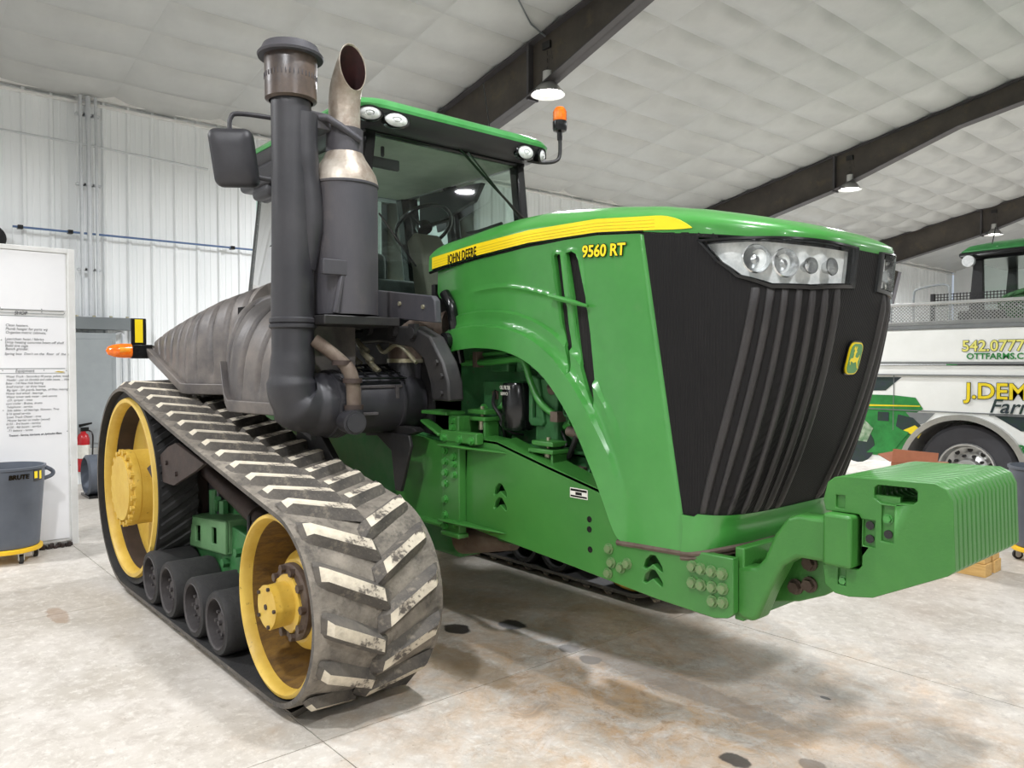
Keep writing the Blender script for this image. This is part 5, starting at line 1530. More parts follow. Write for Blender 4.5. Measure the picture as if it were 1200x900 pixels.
# black arched platform casting
AR = [(-1.35, 1.70), (-1.35, 1.84), (-0.18, 1.80), (-0.02, 1.74), (0.10, 1.60), (0.145, 1.50), (0.155, 1.40), (0.0, 1.40), (-0.02, 1.50), (-0.08, 1.62), (-0.20, 1.685), (-0.5, 1.72)]
bm = NB(); prism(bm, AR, -0.66, -0.56, 'XZ')
pf = mk('platform_casting', bm, BM, T, bevel=0.012, label='black cast arch carrying muffler and cab corner')
bm = NB()
for (x, z) in ((-0.62, 1.79), (-0.36, 1.77), (-0.16, 1.76)): cyl(bm, (x, -0.685, z), (x, -0.65, z), 0.03, n=12); box(bm, x - 0.03, x + 0.03, -0.68, -0.65, z, z + 0.05)
for (x, z) in ((0.09, 1.53), (0.09, 1.44), (0.05, 1.60)): cyl(bm, (x, -0.675, z), (x, -0.65, z), 0.018, n=6)
mk('platform_boss', bm, BM, pf)
bm = NB(); box(bm, -1.25, -0.30, -1.12, -0.66, 1.80, 1.85); mk('muffler_shelf', bm, BM, T, bevel=0.006)
bm = NB(); prism(bm, [(-0.60, 1.87), (-0.63, 2.03), (-0.03, 1.955), (0.0, 1.93), (0.012, 1.81)], -0.64, -0.60, 'XZ')
hs = mk('heat_shield', bm, MUF, T, bevel=0.006, label='grey-black flat heat shield plate with two screws')
bm = NB()
for (x, z) in ((-0.33, 1.93), (-0.10, 1.90)): cyl(bm, (x, -0.65, z), (x, -0.64, z), 0.012, n=12)
mk('shield_screw', bm, ZNC, hs)
bm = NB(); tube(bm, smoothpath([(-0.10, -0.50, 1.98), (-0.04, -0.50, 1.90), (-0.03, -0.48, 1.75), (-0.03, -0.45, 1.6)]), 0.03, 12); cyl(bm, (-0.03, -0.56, 1.72), (-0.03, -0.48, 1.72), 0.042, n=20)
mk('cab_hose', bm, BG, T)
bm = NB()
for k, (x, y, z) in enumerate(((-0.75, -0.72, 1.66), (-0.66, -0.75, 1.60), (-0.62, -0.72, 1.68), (-0.58, -0.70, 1.62), (-0.70, -0.70, 1.73))):
    tube(bm, smoothpath([(x, y, z), (x + 0.07, y - 0.02, z - 0.03), (x + 0.12, y, z - 0.07)]), 0.018, 8)
tube(bm, smoothpath([(-0.60, -0.62, 1.70), (-0.5, -0.64, 1.66), (-0.35, -0.64, 1.70), (-0.2, -0.62, 1.60)]), 0.012, 8)
mk('hydraulic_fittings', bm, ZNC, T)

# ---- fuel tanks (ribbed plastic)
def tank(name, X0, X1, Yo, Yi, zb, zt, groove, lab, nu=180, nv=26, capends=True, slant=0.35, ng=7):
    """lofted shell: u along x, v from the outer foot up over the shoulder to the inner edge"""
    bm = NB()
    def f(u, v):
        x = X0 + (X1 - X0) * u
        yo, yi, b, t = Yo(x), Yi(x), zb(x), zt(x)
        ph = v * PI / 2
        y = yo + (yi - yo) * (1 - math.cos(ph) ** 0.75); z = b + (t - b) * math.sin(ph) ** 0.85
        q = (x - X0) / (X1 - X0) * ng + slant * ng * v * 0.5
        fr = q - math.floor(q); w = math.exp(-((fr - 0.5) / 0.085) ** 2)
        dd = groove * w * sstep(0.02, 0.10, v) * (1 - sstep(0.93, 1.0, v))
        x += -slant * 0.0
        n = Vector((0, -math.cos(ph), math.sin(ph)))
        return Vector((x, y, z)) - n * dd
    A = grid(bm, f, nu, nv)
    for row in (A[0], A[-1]):
        c = bm.verts.new((row[0].co.x, row[-1].co.y, row[0].co.z))
        for a, b in zip(row, row[1:]): bm.faces.new((a, b, c))
    o = mk(name, bm, BLD, T, ang=70, label=lab)
    # moulded foot flange
    bm = NB()
    fl = []
    for i in range(20):
        x = X0 + (X1 - X0) * i / 19
        fl.append((x, Yo(x), zb(x)))
    for i in range(19):
        a, b = fl[i], fl[i + 1]
        v = [bm.verts.new(p) for p in ((a[0], a[1] - 0.040, a[2] + 0.010), (b[0], b[1] - 0.040, b[2] + 0.010), (b[0], b[1] + 0.05, b[2] + 0.004), (a[0], a[1] + 0.05, a[2] + 0.004),
                                       (a[0], a[1] - 0.030, a[2] - 0.060), (b[0], b[1] - 0.030, b[2] - 0.060), (b[0], b[1] + 0.25, b[2] - 0.052), (a[0], a[1] + 0.25, a[2] - 0.052))]
        for fc in ((0, 1, 2, 3), (0, 4, 5, 1), (4, 7, 6, 5)): bm.faces.new([v[k] for k in fc])
    x, y, z = fl[-1]
    v = [bm.verts.new(p) for p in ((x, y - 0.02, z + 0.004), (x, y + 0.5, z + 0.004), (x, y + 0.5, z - 0.052), (x, y - 0.02, z - 0.052))]; bm.faces.new(v)
    bmesh.ops.remove_doubles(bm, verts=bm.verts, dist=0.001)
    mk('tank_flange', bm, BLD, o, bevel=0.006)
    return o
def lerp(a, b, t): return a + (b - a) * max(0, min(1, t))
tank('fuel_tank', -2.62, -1.45, lambda x: -1.30 if x < -1.85 else lerp(-1.30, -1.12, (x + 1.85) / 0.40), lambda x: lerp(-1.18, -0.80, ((x + 2.62) / 1.1) ** 0.6),
     lambda x: lerp(1.70, 1.455, (x + 2.62) / 0.75) if x < -1.87 else 1.455, lambda x: lerp(1.76, 2.13, ((x + 2.62) / 1.15) ** 0.62), 0.040, 'big ribbed dusty black plastic tank shell over the rear of the track', ng=9)
tank('fuel_tank', -1.28, -0.55, lambda x: lerp(-1.26, -1.30, (x + 1.28) / 0.15) if x < -1.13 else lerp(-1.30, -1.22, (x + 1.13) / 0.6), lambda x: -0.80,
     lambda x: lerp(1.60, 1.375, (x + 1.28) / 0.19), lambda x: lerp(2.04, 1.86, (x + 1.28) / 0.73), 0.040, 'smaller ribbed black plastic tank shell ahead of the big one', nu=110, ng=4, slant=0.2)
bm = NB(); box(bm, -1.5, -1.2, -1.1, -0.8, 1.40, 1.95); mk('tank_support', bm, DKM, T)
bm = NB(); prism(bm, [(-1.0, 1.33), (-0.52, 1.33), (-0.50, 1.18)], -1.10, -1.07, 'XZ'); mk('step_bracket', bm, BLK, T, smooth=False)
bm = NB(); tube(bm, [(-1.35, -1.20, 1.42), (-1.35, -1.20, 1.34), (-1.2, -1.18, 1.30)], 0.02, 8); box(bm, -1.75, -1.70, -1.25, -1.2, 1.38, 1.44); mk('tank_mount', bm, BM, T)
# rear marker lamp with reflector
bm = NB(); box(bm, -2.66, -2.60, -1.44, -1.295, 1.63, 1.73); box(bm, -2.66, -2.64, -1.43, -1.325, 1.73, 1.92)
wl = mk('marker_bracket', bm, BG, T, bevel=0.006)
bm = NB(); box(bm, -2.638, -2.634, -1.405, -1.352, 1.745, 1.912); mk('yellow_reflector', bm, YS, wl, smooth=False)
bm = NB(); 
lathe(bm, [(0.0005, -0.165), (0.028, -0.152), (0.044, -0.115), (0.052, -0.06), (0.052, 0.0)], (0, 0, 0), 'Y', 24)
o = mk('marker_lens', bm, AMB, T, loc=(-2.63, -1.435, 1.685)); o.scale = (0.9, 1, 1)
bm = NB(); cyl(bm, (-2.595, -1.52, 1.69), (-2.60, -1.45, 1.69), 0.02, n=12); mk('marker_bulb', bm, AML, T)


bm = NB(); tube(bm, [(-1.0, 0.58, 3.18), (-1.0, 0.50, 3.60)], 0.004, 6); cyl(bm, (-1.0, 0.58, 3.17), (-1.0, 0.58, 3.22), 0.015, n=10); mk('roof_antenna', bm, BG, T)

bm = NB(); box(bm, -0.55, -0.08, -0.42, 0.42, 0.50, 0.70); mk('axle_housing', bm, GD, T, bevel=0.04, seg=3)
bm = NB(); cyl(bm, (-0.10, -0.36, 0.62), (0.30, -0.34, 0.66), 0.10, 0.05, n=20); cyl(bm, (-0.02, -0.44, 0.64), (-0.02, -0.36, 0.64), 0.05, n=20); mk('axle_pivot', bm, STR, T)
# ------------------------------------------------------------------ left side of the shop
# white partition with written sheets
pb = thing('whiteboard_partition', 'tall white partition with two handwritten job lists, left of the track', 'whiteboard', (-4.36, -2.0, 0))
def add(name, bm, mat, parent, **k):
    o = mk(name, bm, mat, parent, **k)
    o.matrix_parent_inverse = Matrix.Translation(parent.location).inverted() if False else o.matrix_parent_inverse
    # geometry is in world coordinates: shift it so the part follows its thing
    o.data.transform(Matrix.Translation(-parent.location)) if parent.parent is None and not o.location.length else None
    return o
bm = NB(); box(bm, -4.46, -4.315, -3.0, -1.455, 0.04, 2.56); add('partition_core', bm, WHT, pb, smooth=False)
bm = NB(); box(bm, -4.47, -4.295, -1.50, -1.445, 0.0, 2.59); box(bm, -4.47, -4.295, -3.0, -1.50, 2.55, 2.59); add('partition_trim', bm, WHT, pb, smooth=False, bevel=0.004)
for z0, z1 in ((0.06, 1.545), (1.55, 1.99), (2.05, 2.545)):
    bm = NB(); box(bm, -4.315, -4.305, -2.95, -1.515, z0, z1); add('board_sheet', bm, WHB, pb, smooth=False, bevel=0.002)
bm = NB()
for z in (2.047, 2.018, 1.993, 1.548, 1.508): box(bm, -4.3045, -4.3035, -2.9, -1.53, z, z + 0.004)
add('ruled_lines', bm, GDK, pb, smooth=False)
def board_text(s, y, z, size, nm='handwriting', mat=INK, sh=0.2, sx=0.8, off=0.0):
    o = text_obj(nm, s, size, mat, pb, (-4.3035, y, z), (0, 1, 0), (0, 0, 1), 0.0004, off, sh, 1.0, sx=sx)
    o.data.transform(Matrix.Translation(-pb.location)); return o
board_text('SHOP', -1.90, 2.005, 0.045, 'heading')
board_text('Equipment', -1.90, 1.518, 0.040, 'heading')
L1 = [('Clean heaters.', 1.905, -1.965), ('Plumb hanger for parts wg', 1.875, -1.965), ('Organize metric cabinets,', 1.845, -1.965), ('Lean/chain hoist / fabrics', 1.79, -1.972), ('Drop heating concrete beam-off shelf', 1.762, -1.972), ('Build tire cage', 1.733, -1.970), ('Bench grinder.', 1.706, -1.968),
      ('Spring box  Don\'t on the  floor  of  the  shop', 1.665, -1.975)]
for s, z, y in L1: board_text(s, y, z, 0.030, sx=0.95)
L2 = ['Water Truck - Secondary fill pump, pallets, nozzle', 'Header - pan on throttle and cable issues, ... blower', 'Baler - 1/4 New Hub bearing', 'Small tractor - air dryer hoses', 'Big tiger - 5th guards, bearings, oil filter, bearing', 'Mower bed wheel - bearings',
      'Water tower tank meter - tank service', '-J.D. sprayer - rinse', 'semi trailer - Brakes, drums', 'Telephone - service', 'Side tables - oil bearings, Skimmer, Tires', '5/16 speed service', 'Lawn Truck Chaser - tires', 'Mower barrier on trailer (wood)', '6155 - 3rd boom - service', '6125 - 4th boom - service', '-T1 battery - terms']
for i, s in enumerate(L2): board_text(s, -1.968 + 0.004 * math.sin(i * 2.1), 1.475 - i * 0.0285, 0.026, sh=0.25, sx=0.90)
board_text('Tractors - Service, lubricants, air, hydraulics filters', -1.955, 1.475 - 17 * 0.0292, 0.024, off=0.0006)
bm = NB(); prism(bm, [(-1.585, 1.527), (-1.61, 1.520), (-1.56, 1.514), (-1.53, 1.517), (-1.545, 1.524)], -4.3045, -4.3035, 'YZ'); add('yellow_doodle', bm, INKY, pb, smooth=False)
bm = NB()
for (y, z) in ((-2.0, 2.06), (-1.985, 2.045), (-1.70, 2.058), (-1.70, 2.035), (-1.53, 2.03), (-1.995, 1.79), (-1.99, 1.535), (-1.69, 1.535), (-1.52, 1.53), (-1.99, 1.2), (-1.52, 1.0), (-1.69, 0.98), (-1.99, 0.75), (-1.50, 0.70)):
    cyl(bm, (-4.305, y, z), (-4.302, y, z), 0.004, n=8)
add('panel_screws', bm, GDK, pb, smooth=False)
bm = NB()
for k in range(14):
    y = -1.76 + k * 0.018; z = 0.018 + 0.012 * math.sin(k * 1.7)
    box(bm, -4.27 + 0.02 * math.sin(k * 2.3), -4.23 + 0.02 * math.sin(k * 2.3), y, y + 0.025, 0.0, z + 0.012)
o = mk('floor_debris', bm, DBR, smooth=True, bevel=0.004); o['label'] = 'short strip of brown rubber scraps lying at the foot of the white partition'; o['category'] = 'scrap'

# wheeled bins
def bin_(label, loc, rz=0.0):
    t = thing('wheeled_trash_can', label, 'trash can', loc, rz)
    bm = NB()
    lathe(bm, [(0.0005, 0.115), (0.215, 0.115), (0.228, 0.13), (0.268, 0.66), (0.272, 0.67), (0.272, 0.745), (0.283, 0.75), (0.283, 0.768), (0.268, 0.77), (0.262, 0.74), (0.255, 0.66), (0.214, 0.14), (0.0005, 0.135)], (0, 0, 0), 'Z', 44)
    mk('bin_body', bm, CAN, t)
    for sg in (-1, 1):
        bm = NB(); tube(bm, smoothpath([(0, sg * 0.265, 0.745), (0.0, sg * 0.33, 0.70), (0.0, sg * 0.325, 0.665), (0.0, sg * 0.262, 0.64)]), 0.016, 8); box(bm, -0.04, 0.04, sg * 0.29 - 0.03, sg * 0.29 + 0.03, 0.715, 0.73)
        mk('bin_handle', bm, CAN, t)
    bm = NB(); r = lathe(bm, [(0.0005, 0.088), (0.245, 0.088), (0.25, 0.095), (0.25, 0.118), (0.235, 0.122), (0.0005, 0.122)], (0, 0, 0), 'Z', 40)
    mk('yellow_dolly', bm, YPL, t)
    for k in range(5):
        a = 2 * PI * k / 5 + 0.35; x, y = 0.20 * math.cos(a), 0.20 * math.sin(a)
        bm = NB(); cyl(bm, (x, y - 0.014, 0.036), (x, y + 0.014, 0.036), 0.036, n=18)
        c = mk('caster', bm, RUB, t)
        bm = NB(); cyl(bm, (x, y - 0.016, 0.036), (x, y + 0.016, 0.036), 0.020, n=14); box(bm, x - 0.02, x + 0.02, y - 0.022, y - 0.016, 0.03, 0.09); box(bm, x - 0.02, x + 0.02, y + 0.016, y + 0.022, 0.03, 0.09)
        mk('caster_fork', bm, ALU, c)
    return t
tb = bin_('grey round trash can on a yellow wheeled dolly in front of the whiteboard', (-4.02, -2.02, 0))
bm = NB()
def wrapy(a, z, r=0.2735): return Vector((r * math.cos(a), r * math.sin(a), z))
for (a0, a1, z0, z1) in ((0.62, 0.98, 0.655, 0.74),):
    grid(bm, lambda u, v: wrapy(a0 + (a1 - a0) * u, z0 + (z1 - z0) * v, 0.2745), 8, 2)
mk('bin_sticker', bm, BG, tb)
bm = NB(); grid(bm, lambda u, v: wrapy(0.64 + 0.12 * u, 0.675 + 0.055 * v, 0.2755), 4, 2); grid(bm, lambda u, v: wrapy(0.84 + 0.10 * u, 0.665 + 0.065 * v, 0.2755), 4, 2); mk('sticker_print', bm, YS, tb)
text_obj('bin_lettering', 'BRUTE', 0.048, BG, tb, (0.282, -0.02, 0.685), (-0.16, 1, 0), (0, 0, 1), 0.004, 0.002, 0.1, 1.0, sx=1.0)
bin_('grey trash can on a yellow dolly at the right edge beyond the weights', (1.52, 4.28, 0), 0.6)

# electrical gear on the left wall
def pan_box(name, label, cat, b, mat, door=None):
    t = thing(name, label, cat, ((b[0] + b[1]) / 2, (b[2] + b[3]) / 2, b[4]))
    bm = NB(); box(bm, *b); add('enclosure', bm, mat, t, bevel=0.006)
    return t
pn = pan_box('electrical_panel', 'grey electrical panel with round-ended latches, right of the whiteboard', 'electrical panel', (-7.95, -7.70, -0.95, -0.28, 0.50, 1.985), GPN)
bm = NB(); box(bm, -7.70, -7.685, -0.90, -0.335, 0.56, 1.90); add('panel_door', bm, GPN, pn, bevel=0.006)
bm = NB()
for z in (1.45, 0.92): box(bm, -7.685, -7.672, -0.87, -0.835, z - 0.045, z + 0.045)
add('panel_latch', bm, BG, pn, bevel=0.008)
wy = pan_box('wireway_trough', 'long grey wiring trough mounted above the electrical panel', 'wireway', (-7.95, -7.72, -1.6, 0.0, 2.03, 2.19), GDK)
bm = NB()
for k in range(8): cyl(bm, (-7.85, -1.5 + 0.2 * k, 2.19), (-7.85, -1.5 + 0.2 * k, 2.215), 0.02, n=8)
add('knockouts', bm, ZNC, wy)
for (y, r, lab) in ((-0.62, 0.022, 'left metal conduit running up the wall above the wiring trough'), (-0.53, 0.030, 'middle and thickest metal conduit running up the wall above the trough'), (-0.44, 0.018, 'right metal conduit running up the wall above the wiring trough')):
    bm = NB(); cyl(bm, (-7.88, y, 2.215), (-7.88, y, 5.05), r, n=12)
    for z in (2.8, 3.9, 4.8): cyl(bm, (-7.88, y, z), (-7.88, y, z + 0.03), r + 0.006, n=12); box(bm, -7.96, -7.87, y - r - .03, y + r + .03, z, z + 0.025)
    o = mk('wall_conduit', bm, CND); o['label'] = lab; o['category'] = 'conduit'
bm = NB(); cyl(bm, (-7.8, -0.17, 0.4), (-7.8, -0.17, 1.96), 0.02, n=12); tube(bm, smoothpath([(-7.8, -0.17, 1.96), (-7.8, -0.2, 2.0), (-7.8, -0.26, 1.98)]), 0.02, 10)
o = mk('wall_conduit', bm, CND); o['label'] = 'short conduit bent into the right side of the electrical panel'; o['category'] = 'conduit'
# blue air line along the wall
bp_ = thing('air_line', 'thin blue compressed air pipe clipped along the ribbed left wall', 'pipe', (-7.9, 0, 3.28))
bm = NB(); cyl(bm, (-7.90, -1.38, 3.28), (-7.90, 3.8, 3.28), 0.014, n=10); add('air_pipe', bm, BLU, bp_)
for y in (-1.3, -0.75, 1.35, 3.2):
    bm = NB(); box(bm, -7.96, -7.87, y - 0.03, y + 0.03, 3.255, 3.305); add('pipe_coupling', bm, BG, bp_, bevel=0.008)
bm = NB(); tube(bm, [(-7.88, -2.5, 4.46), (-7.88, -0.5, 4.42), (-7.88, 1.0, 4.36)], 0.014, 8); o = mk('grey_conduit', bm, CND); o['label'] = 'grey cable conduit high on the left wall below the eave'; o['category'] = 'conduit'
bm = NB(); lathe(bm, [(0.05, -0.04), (0.16, -0.04), (0.16, 0.04), (0.05, 0.04)], (0, 0, 0), 'X', 28, closed=True); o = mk('hose_reel', bm, BG, loc=(-7.82, -1.62, 3.10)); o['label'] = 'black hose reel at the left end of the blue air pipe'; o['category'] = 'hose reel'
# extinguisher
fe = thing('fire_extinguisher', 'red fire extinguisher mostly hidden behind the right edge of the whiteboard', 'fire extinguisher', (-7.62, -0.70, 0.30))
bm = NB(); lathe(bm, [(0.0005, 0.0), (0.07, 0.0), (0.072, 0.015), (0.072, 0.42), (0.055, 0.47), (0.03, 0.49), (0.03, 0.51)], (0, 0, 0), 'Z', 28); mk('cylinder_body', bm, RED, fe)
bm = NB(); lathe(bm, [(0.073, 0.17), (0.073, 0.34)], (0, 0, 0), 'Z', 28); mk('paper_label', bm, LBL, fe)
bm = NB(); box(bm, -0.02, 0.02, -0.03, 0.06, 0.51, 0.56); prism(bm, [(-0.05, 0.56), (0.10, 0.60), (0.10, 0.62), (-0.05, 0.60)], -0.012, 0.012, 'YZ'); tube(bm, smoothpath([(0.0, 0.03, 0.53), (0.06, 0.09, 0.48), (0.07, 0.09, 0.3), (0.05, 0.085, 0.12)]), 0.010, 8); mk('valve_head', bm, BG, fe)
fe.location = (-7.6005, -0.70, 0.22)

bm = NB(); box(bm, -0.0705, -0.05, -0.03, 0.03, 0.30, 0.36); mk('wall_bracket', bm, BG, fe)
# round grey drum behind
dr = thing('floor_fan', 'dark grey round drum fan standing on the floor behind the partition edge', 'fan', (-6.9, -0.72, 0))
bm = NB(); lathe(bm, [(0.21, -0.12), (0.24, -0.10), (0.24, 0.10), (0.21, 0.12), (0.22, 0.0)], (0, 0, 0.26), 'Y', 40, closed=True); mk('fan_housing', bm, CAN, dr)
bm = NB()
for k in range(6):
    a = 2 * PI * k / 6; p = [(0.04 * math.cos(a + .5), 0.26 + 0.04 * math.sin(a + .5)), (0.19 * math.cos(a - .2), 0.26 + 0.19 * math.sin(a - .2)), (0.20 * math.cos(a + .25), 0.26 + 0.20 * math.sin(a + .25))]
    prism(bm, p, -0.01, 0.01, 'XZ')
cyl(bm, (0, -0.05, 0.26), (0, 0.05, 0.26), 0.05, n=18)
mk('fan_blades', bm, GPN, dr, smooth=False)
bm = NB(); box(bm, -0.2, 0.2, -0.12, 0.12, 0.0, 0.03); mk('fan_base', bm, BG, dr)

# ------------------------------------------------------------------ trailer truck on the right
TRY = 5.8
tr = thing('service_trailer', 'white service truck body with perforated top rail, printed tractor picture and yellow lettering', 'truck', (0.9, TRY + 0.65, 0))
def tadd(name, bm, mat, **k): return add(name, bm, mat, tr, **k)
arch = []
acx, acz, ar = 0.37, 0.44, 0.575
P = [(-2.4, 0.55), (-2.4, 1.58), (4.6, 1.58), (4.6, 0.55)]
low = [(4.6, 0.55)]
poly = [(-2.4, 1.57), (-2.4, 0.50)] + [(acx + ar * math.cos(a), acz + ar * math.sin(a)) for a in [PI - 0.10 - (PI - 0.2) * i / 20 for i in range(21)]] + [(4.6, 0.50), (4.6, 1.57)]
bm = NB(); region(bm, poly, [], None, lambda u, v: (u, TRY, v), lambda u, v: (u, TRY + 1.3, v)); tadd('lower_body', bm, TRW)
bm = NB(); box(bm, -2.4, 4.6, TRY - 0.03, TRY + 1.33, 1.585, 1.60); box(bm, -2.4, 4.6, TRY - 0.02, TRY + 1.3, 1.96, 2.0); tadd('body_seam', bm, TGR)
bm = NB(); box(bm, -2.4, 4.6, TRY - 0.01, TRY + 1.31, 1.60, 1.96); tadd('upper_body', bm, TRW, bevel=0.015)
bm = NB(); box(bm, -2.4, 4.6, TRY - 0.03, TRY, 1.46, 1.475); box(bm, -0.335, -0.328, TRY - 0.006, TRY, 0.8, 1.46); box(bm, -2.4, 4.6, TRY - 0.012, TRY, 1.075, 1.085); tadd('body_trim', bm, TGR, smooth=False)
# perforated rail: lattice of diagonal strips
bm = NB()
z0, z1 = 2.0, 2.215
for sgn in (1, -1):
    x = -2.4
    while x < 4.6:
        h = z1 - z0; xa, xb = (x, x + h) if sgn > 0 else (x + h, x)
        v = [bm.verts.new(p) for p in ((xa - 0.006, TRY + 0.0, z0), (xa + 0.006, TRY + 0.0, z0), (xb + 0.006, TRY + 0.0, z1), (xb - 0.006, TRY + 0.0, z1))]; bm.faces.new(v)
        x += 0.035
o = tadd('perforated_rail', bm, ALU, smooth=False); o['kind'] = 'stuff'
bm = NB(); box(bm, -2.4, 4.6, TRY - 0.02, TRY + 0.03, 2.215, 2.25); box(bm, -2.4, 4.6, TRY + 0.05, TRY + 1.25, 2.0, 2.05); tadd('top_rail', bm, ALU, bevel=0.008)
bm = NB(); 
A = []
for i in range(25):
    a = PI - 0.02 - (PI - 0.04) * i / 24
    A.append([bm.verts.new((acx + r * math.cos(a), y, acz + r * math.sin(a))) for r, y in ((0.62, TRY), (0.62, TRY - 0.06), (0.565, TRY - 0.06), (0.565, TRY + 0.55))])
for a, b in zip(A, A[1:]):
    for k in range(3): bm.faces.new((a[k], b[k], b[k + 1], a[k + 1]))
tadd('fender_arch', bm, ALU)
bm = NB(); box(bm, acx - 0.6, acx + 0.6, TRY + 0.5, TRY + 0.52, 0.45, 1.0); tadd('wheel_well', bm, BG)
def wheel_truck(x):
    bm = NB(); lathe(bm, [(0.27, 0.03), (0.33, 0.0), (0.44, 0.0), (0.475, 0.03), (0.475, 0.24), (0.44, 0.27), (0.27, 0.26)], (x, TRY + 0.02, 0.475), 'Y', 48, closed=True)
    w = tadd('truck_wheel', bm, TIR)
    bm = NB(); lathe(bm, [(0.285, 0.02), (0.275, 0.0), (0.262, 0.005), (0.25, 0.06), (0.24, 0.10), (0.18, 0.13), (0.12, 0.10), (0.11, 0.03), (0.07, 0.02), (0.0005, 0.02)], (x, TRY + 0.02, 0.475), 'Y', 40)
    r = mk('wheel_rim', bm, ALU, w); r.data.transform(Matrix.Translation(-tr.location))
    bm = NB()
    for k in range(10):
        a = 2 * PI * k / 10; cyl(bm, (x + 0.15 * math.cos(a), TRY + 0.08, 0.475 + 0.15 * math.sin(a)), (x + 0.15 * math.cos(a), TRY + 0.13, 0.475 + 0.15 * math.sin(a)), 0.016, n=6)
        a += 0.3; cyl(bm, (x + 0.212 * math.cos(a), TRY + 0.128, 0.475 + 0.212 * math.sin(a)), (x + 0.212 * math.cos(a), TRY + 0.135, 0.475 + 0.212 * math.sin(a)), 0.026, n=12)
    r = mk('wheel_nuts', bm, BM, w); r.data.transform(Matrix.Translation(-tr.location))
wheel_truck(acx + 0.03)
def decal(name, pts, mat, d=0.004, **k):
    bm = NB(); region(bm, pts, [], None, lambda u, v: (u, TRY - d, v), lambda u, v: (u, TRY - d + 0.003, v)); return tadd(name, bm, mat, smooth=False, **k)
# printed tractor picture
decal('printed_panel', [(-0.95, 1.44), (-0.25, 1.44), (-0.42, 1.29), (-0.95, 1.27)], PDK)
decal('printed_tractor', [(-0.95, 1.24), (-0.33, 1.24), (-0.10, 1.22), (-0.02, 1.10), (-0.10, 1.05), (-0.16, 0.92), (-0.12, 0.80), (-0.30, 0.56), (-0.95, 0.56)], PGR, 0.005)
decal('printed_stripe', [(-0.95, 1.095), (-0.60, 1.11), (-0.05, 1.125), (-0.05, 1.135), (-0.62, 1.128), (-0.66, 1.10), (-0.95, 1.08)], PYL, 0.008)
decal('printed_wheel', [(-0.72 + 0.19 * math.cos(a), 0.66 + 0.2 * math.sin(a)) for a in [2 * PI * i / 20 for i in range(20)]], PDK, 0.008)
decal('printed_engine', [(-0.85, 0.98), (-0.70, 1.0), (-0.55, 0.86), (-0.62, 0.70), (-0.84, 0.72)], PSV, 0.010)
decal('printed_tire', [(-0.95, 0.80), (-0.82, 0.82), (-0.74, 0.62), (-0.80, 0.56), (-0.95, 0.56)], PDK, 0.012)
decal('printed_lamp', [(-0.50, 0.95), (-0.50, 1.05), (-0.38, 1.05), (-0.38, 0.95)], PDK, 0.009)
decal('printed_engine', [(-0.30, 0.90), (-0.28, 1.03), (-0.12, 1.0), (-0.02, 0.9), (-0.10, 0.78)], PDK, 0.009)
decal('printed_detail', [(-0.22, 0.86), (-0.10, 0.92), (-0.02, 0.86), (-0.06, 0.78)], PYL, 0.011)
decal('printed_arm', [(-0.62, 0.58), (-0.30, 0.88), (-0.16, 0.84), (-0.34, 0.60)], PGR, 0.012)
decal('dark_vent', [(-0.20, 1.06), (0.10, 1.06), (0.0, 0.95), (-0.08, 0.92)], TGR, 0.006)
decal('dark_vent', [(0.66, 1.065), (1.25, 1.065), (1.08, 0.93), (0.90, 0.92)], PDK, 0.006)
bm = NB(); box(bm, 0.62, 1.27, TRY - 0.02, TRY, 1.063, 1.073); tadd('vent_lip', bm, TGR)
def ttext(body, x, z, size, mat, off, d, nm='lettering', **k):
    o = text_obj(nm, body, size, mat, tr, (x, TRY - d, z), (1, 0, 0), (0, 0, 1), 0.002, off, **k)
    o.data.transform(Matrix.Translation(-tr.location)); return o
ttext('542.0777', 0.355, 1.72, 0.155, PDK, 0.0075, 0.014, sx=0.98)
ttext('542.0777', 0.355, 1.72, 0.155, PLT, 0.0025, 0.019, sx=0.98)
ttext('OTTFARMS.COM', 0.40, 1.638, 0.085, PGR, 0.002, 0.016, sx=1.02)
ttext('J.DEMOTT', 0.395, 1.235, 0.225, PDK, 0.010, 0.008, sx=1.0)
ttext('J.DEMOTT', 0.395, 1.235, 0.225, PYL, 0.004, 0.013, sx=1.0)
ttext('Farms', 0.615, 1.095, 0.20, PDK, 0.002, 0.020, shear=0.3, sx=1.0)
ttext('B', 0.872, 0.70, 0.12, PGR, 0.004, 0.010)
# handrails on the truck deck
def handrail(x0, x1, y, h):
    bm = NB(); tube(bm, smoothpath([(x0, y, 2.04), (x0, y, 2.04 + h * 0.8), (x0 + 0.05, y, 2.04 + h), (x1 - 0.05, y, 2.07 + h), (x1, y, 2.04 + h * 0.8), (x1, y, 2.04)]), 0.012, 8); tadd('handrail', bm, GPN)
handrail(-0.33, 0.05, TRY + 0.5, 0.40)
handrail(-0.95, -0.52, TRY + 0.35, 0.38)
# dark mesh guard on the deck
bm = NB()
for k in range(26): x = -0.30 + k * 0.035; box(bm, x, x + 0.008, 6.9, 6.908, 2.27, 2.42)
for k in range(5): box(bm, -0.32, 0.62, 6.9, 6.908, 2.27 + 0.034 * k, 2.278 + 0.034 * k)
box(bm, -0.36, -0.32, 6.85, 6.9, 2.04, 2.42)
o = tadd('mesh_guard', bm, BM, smooth=False); o['kind'] = 'stuff'

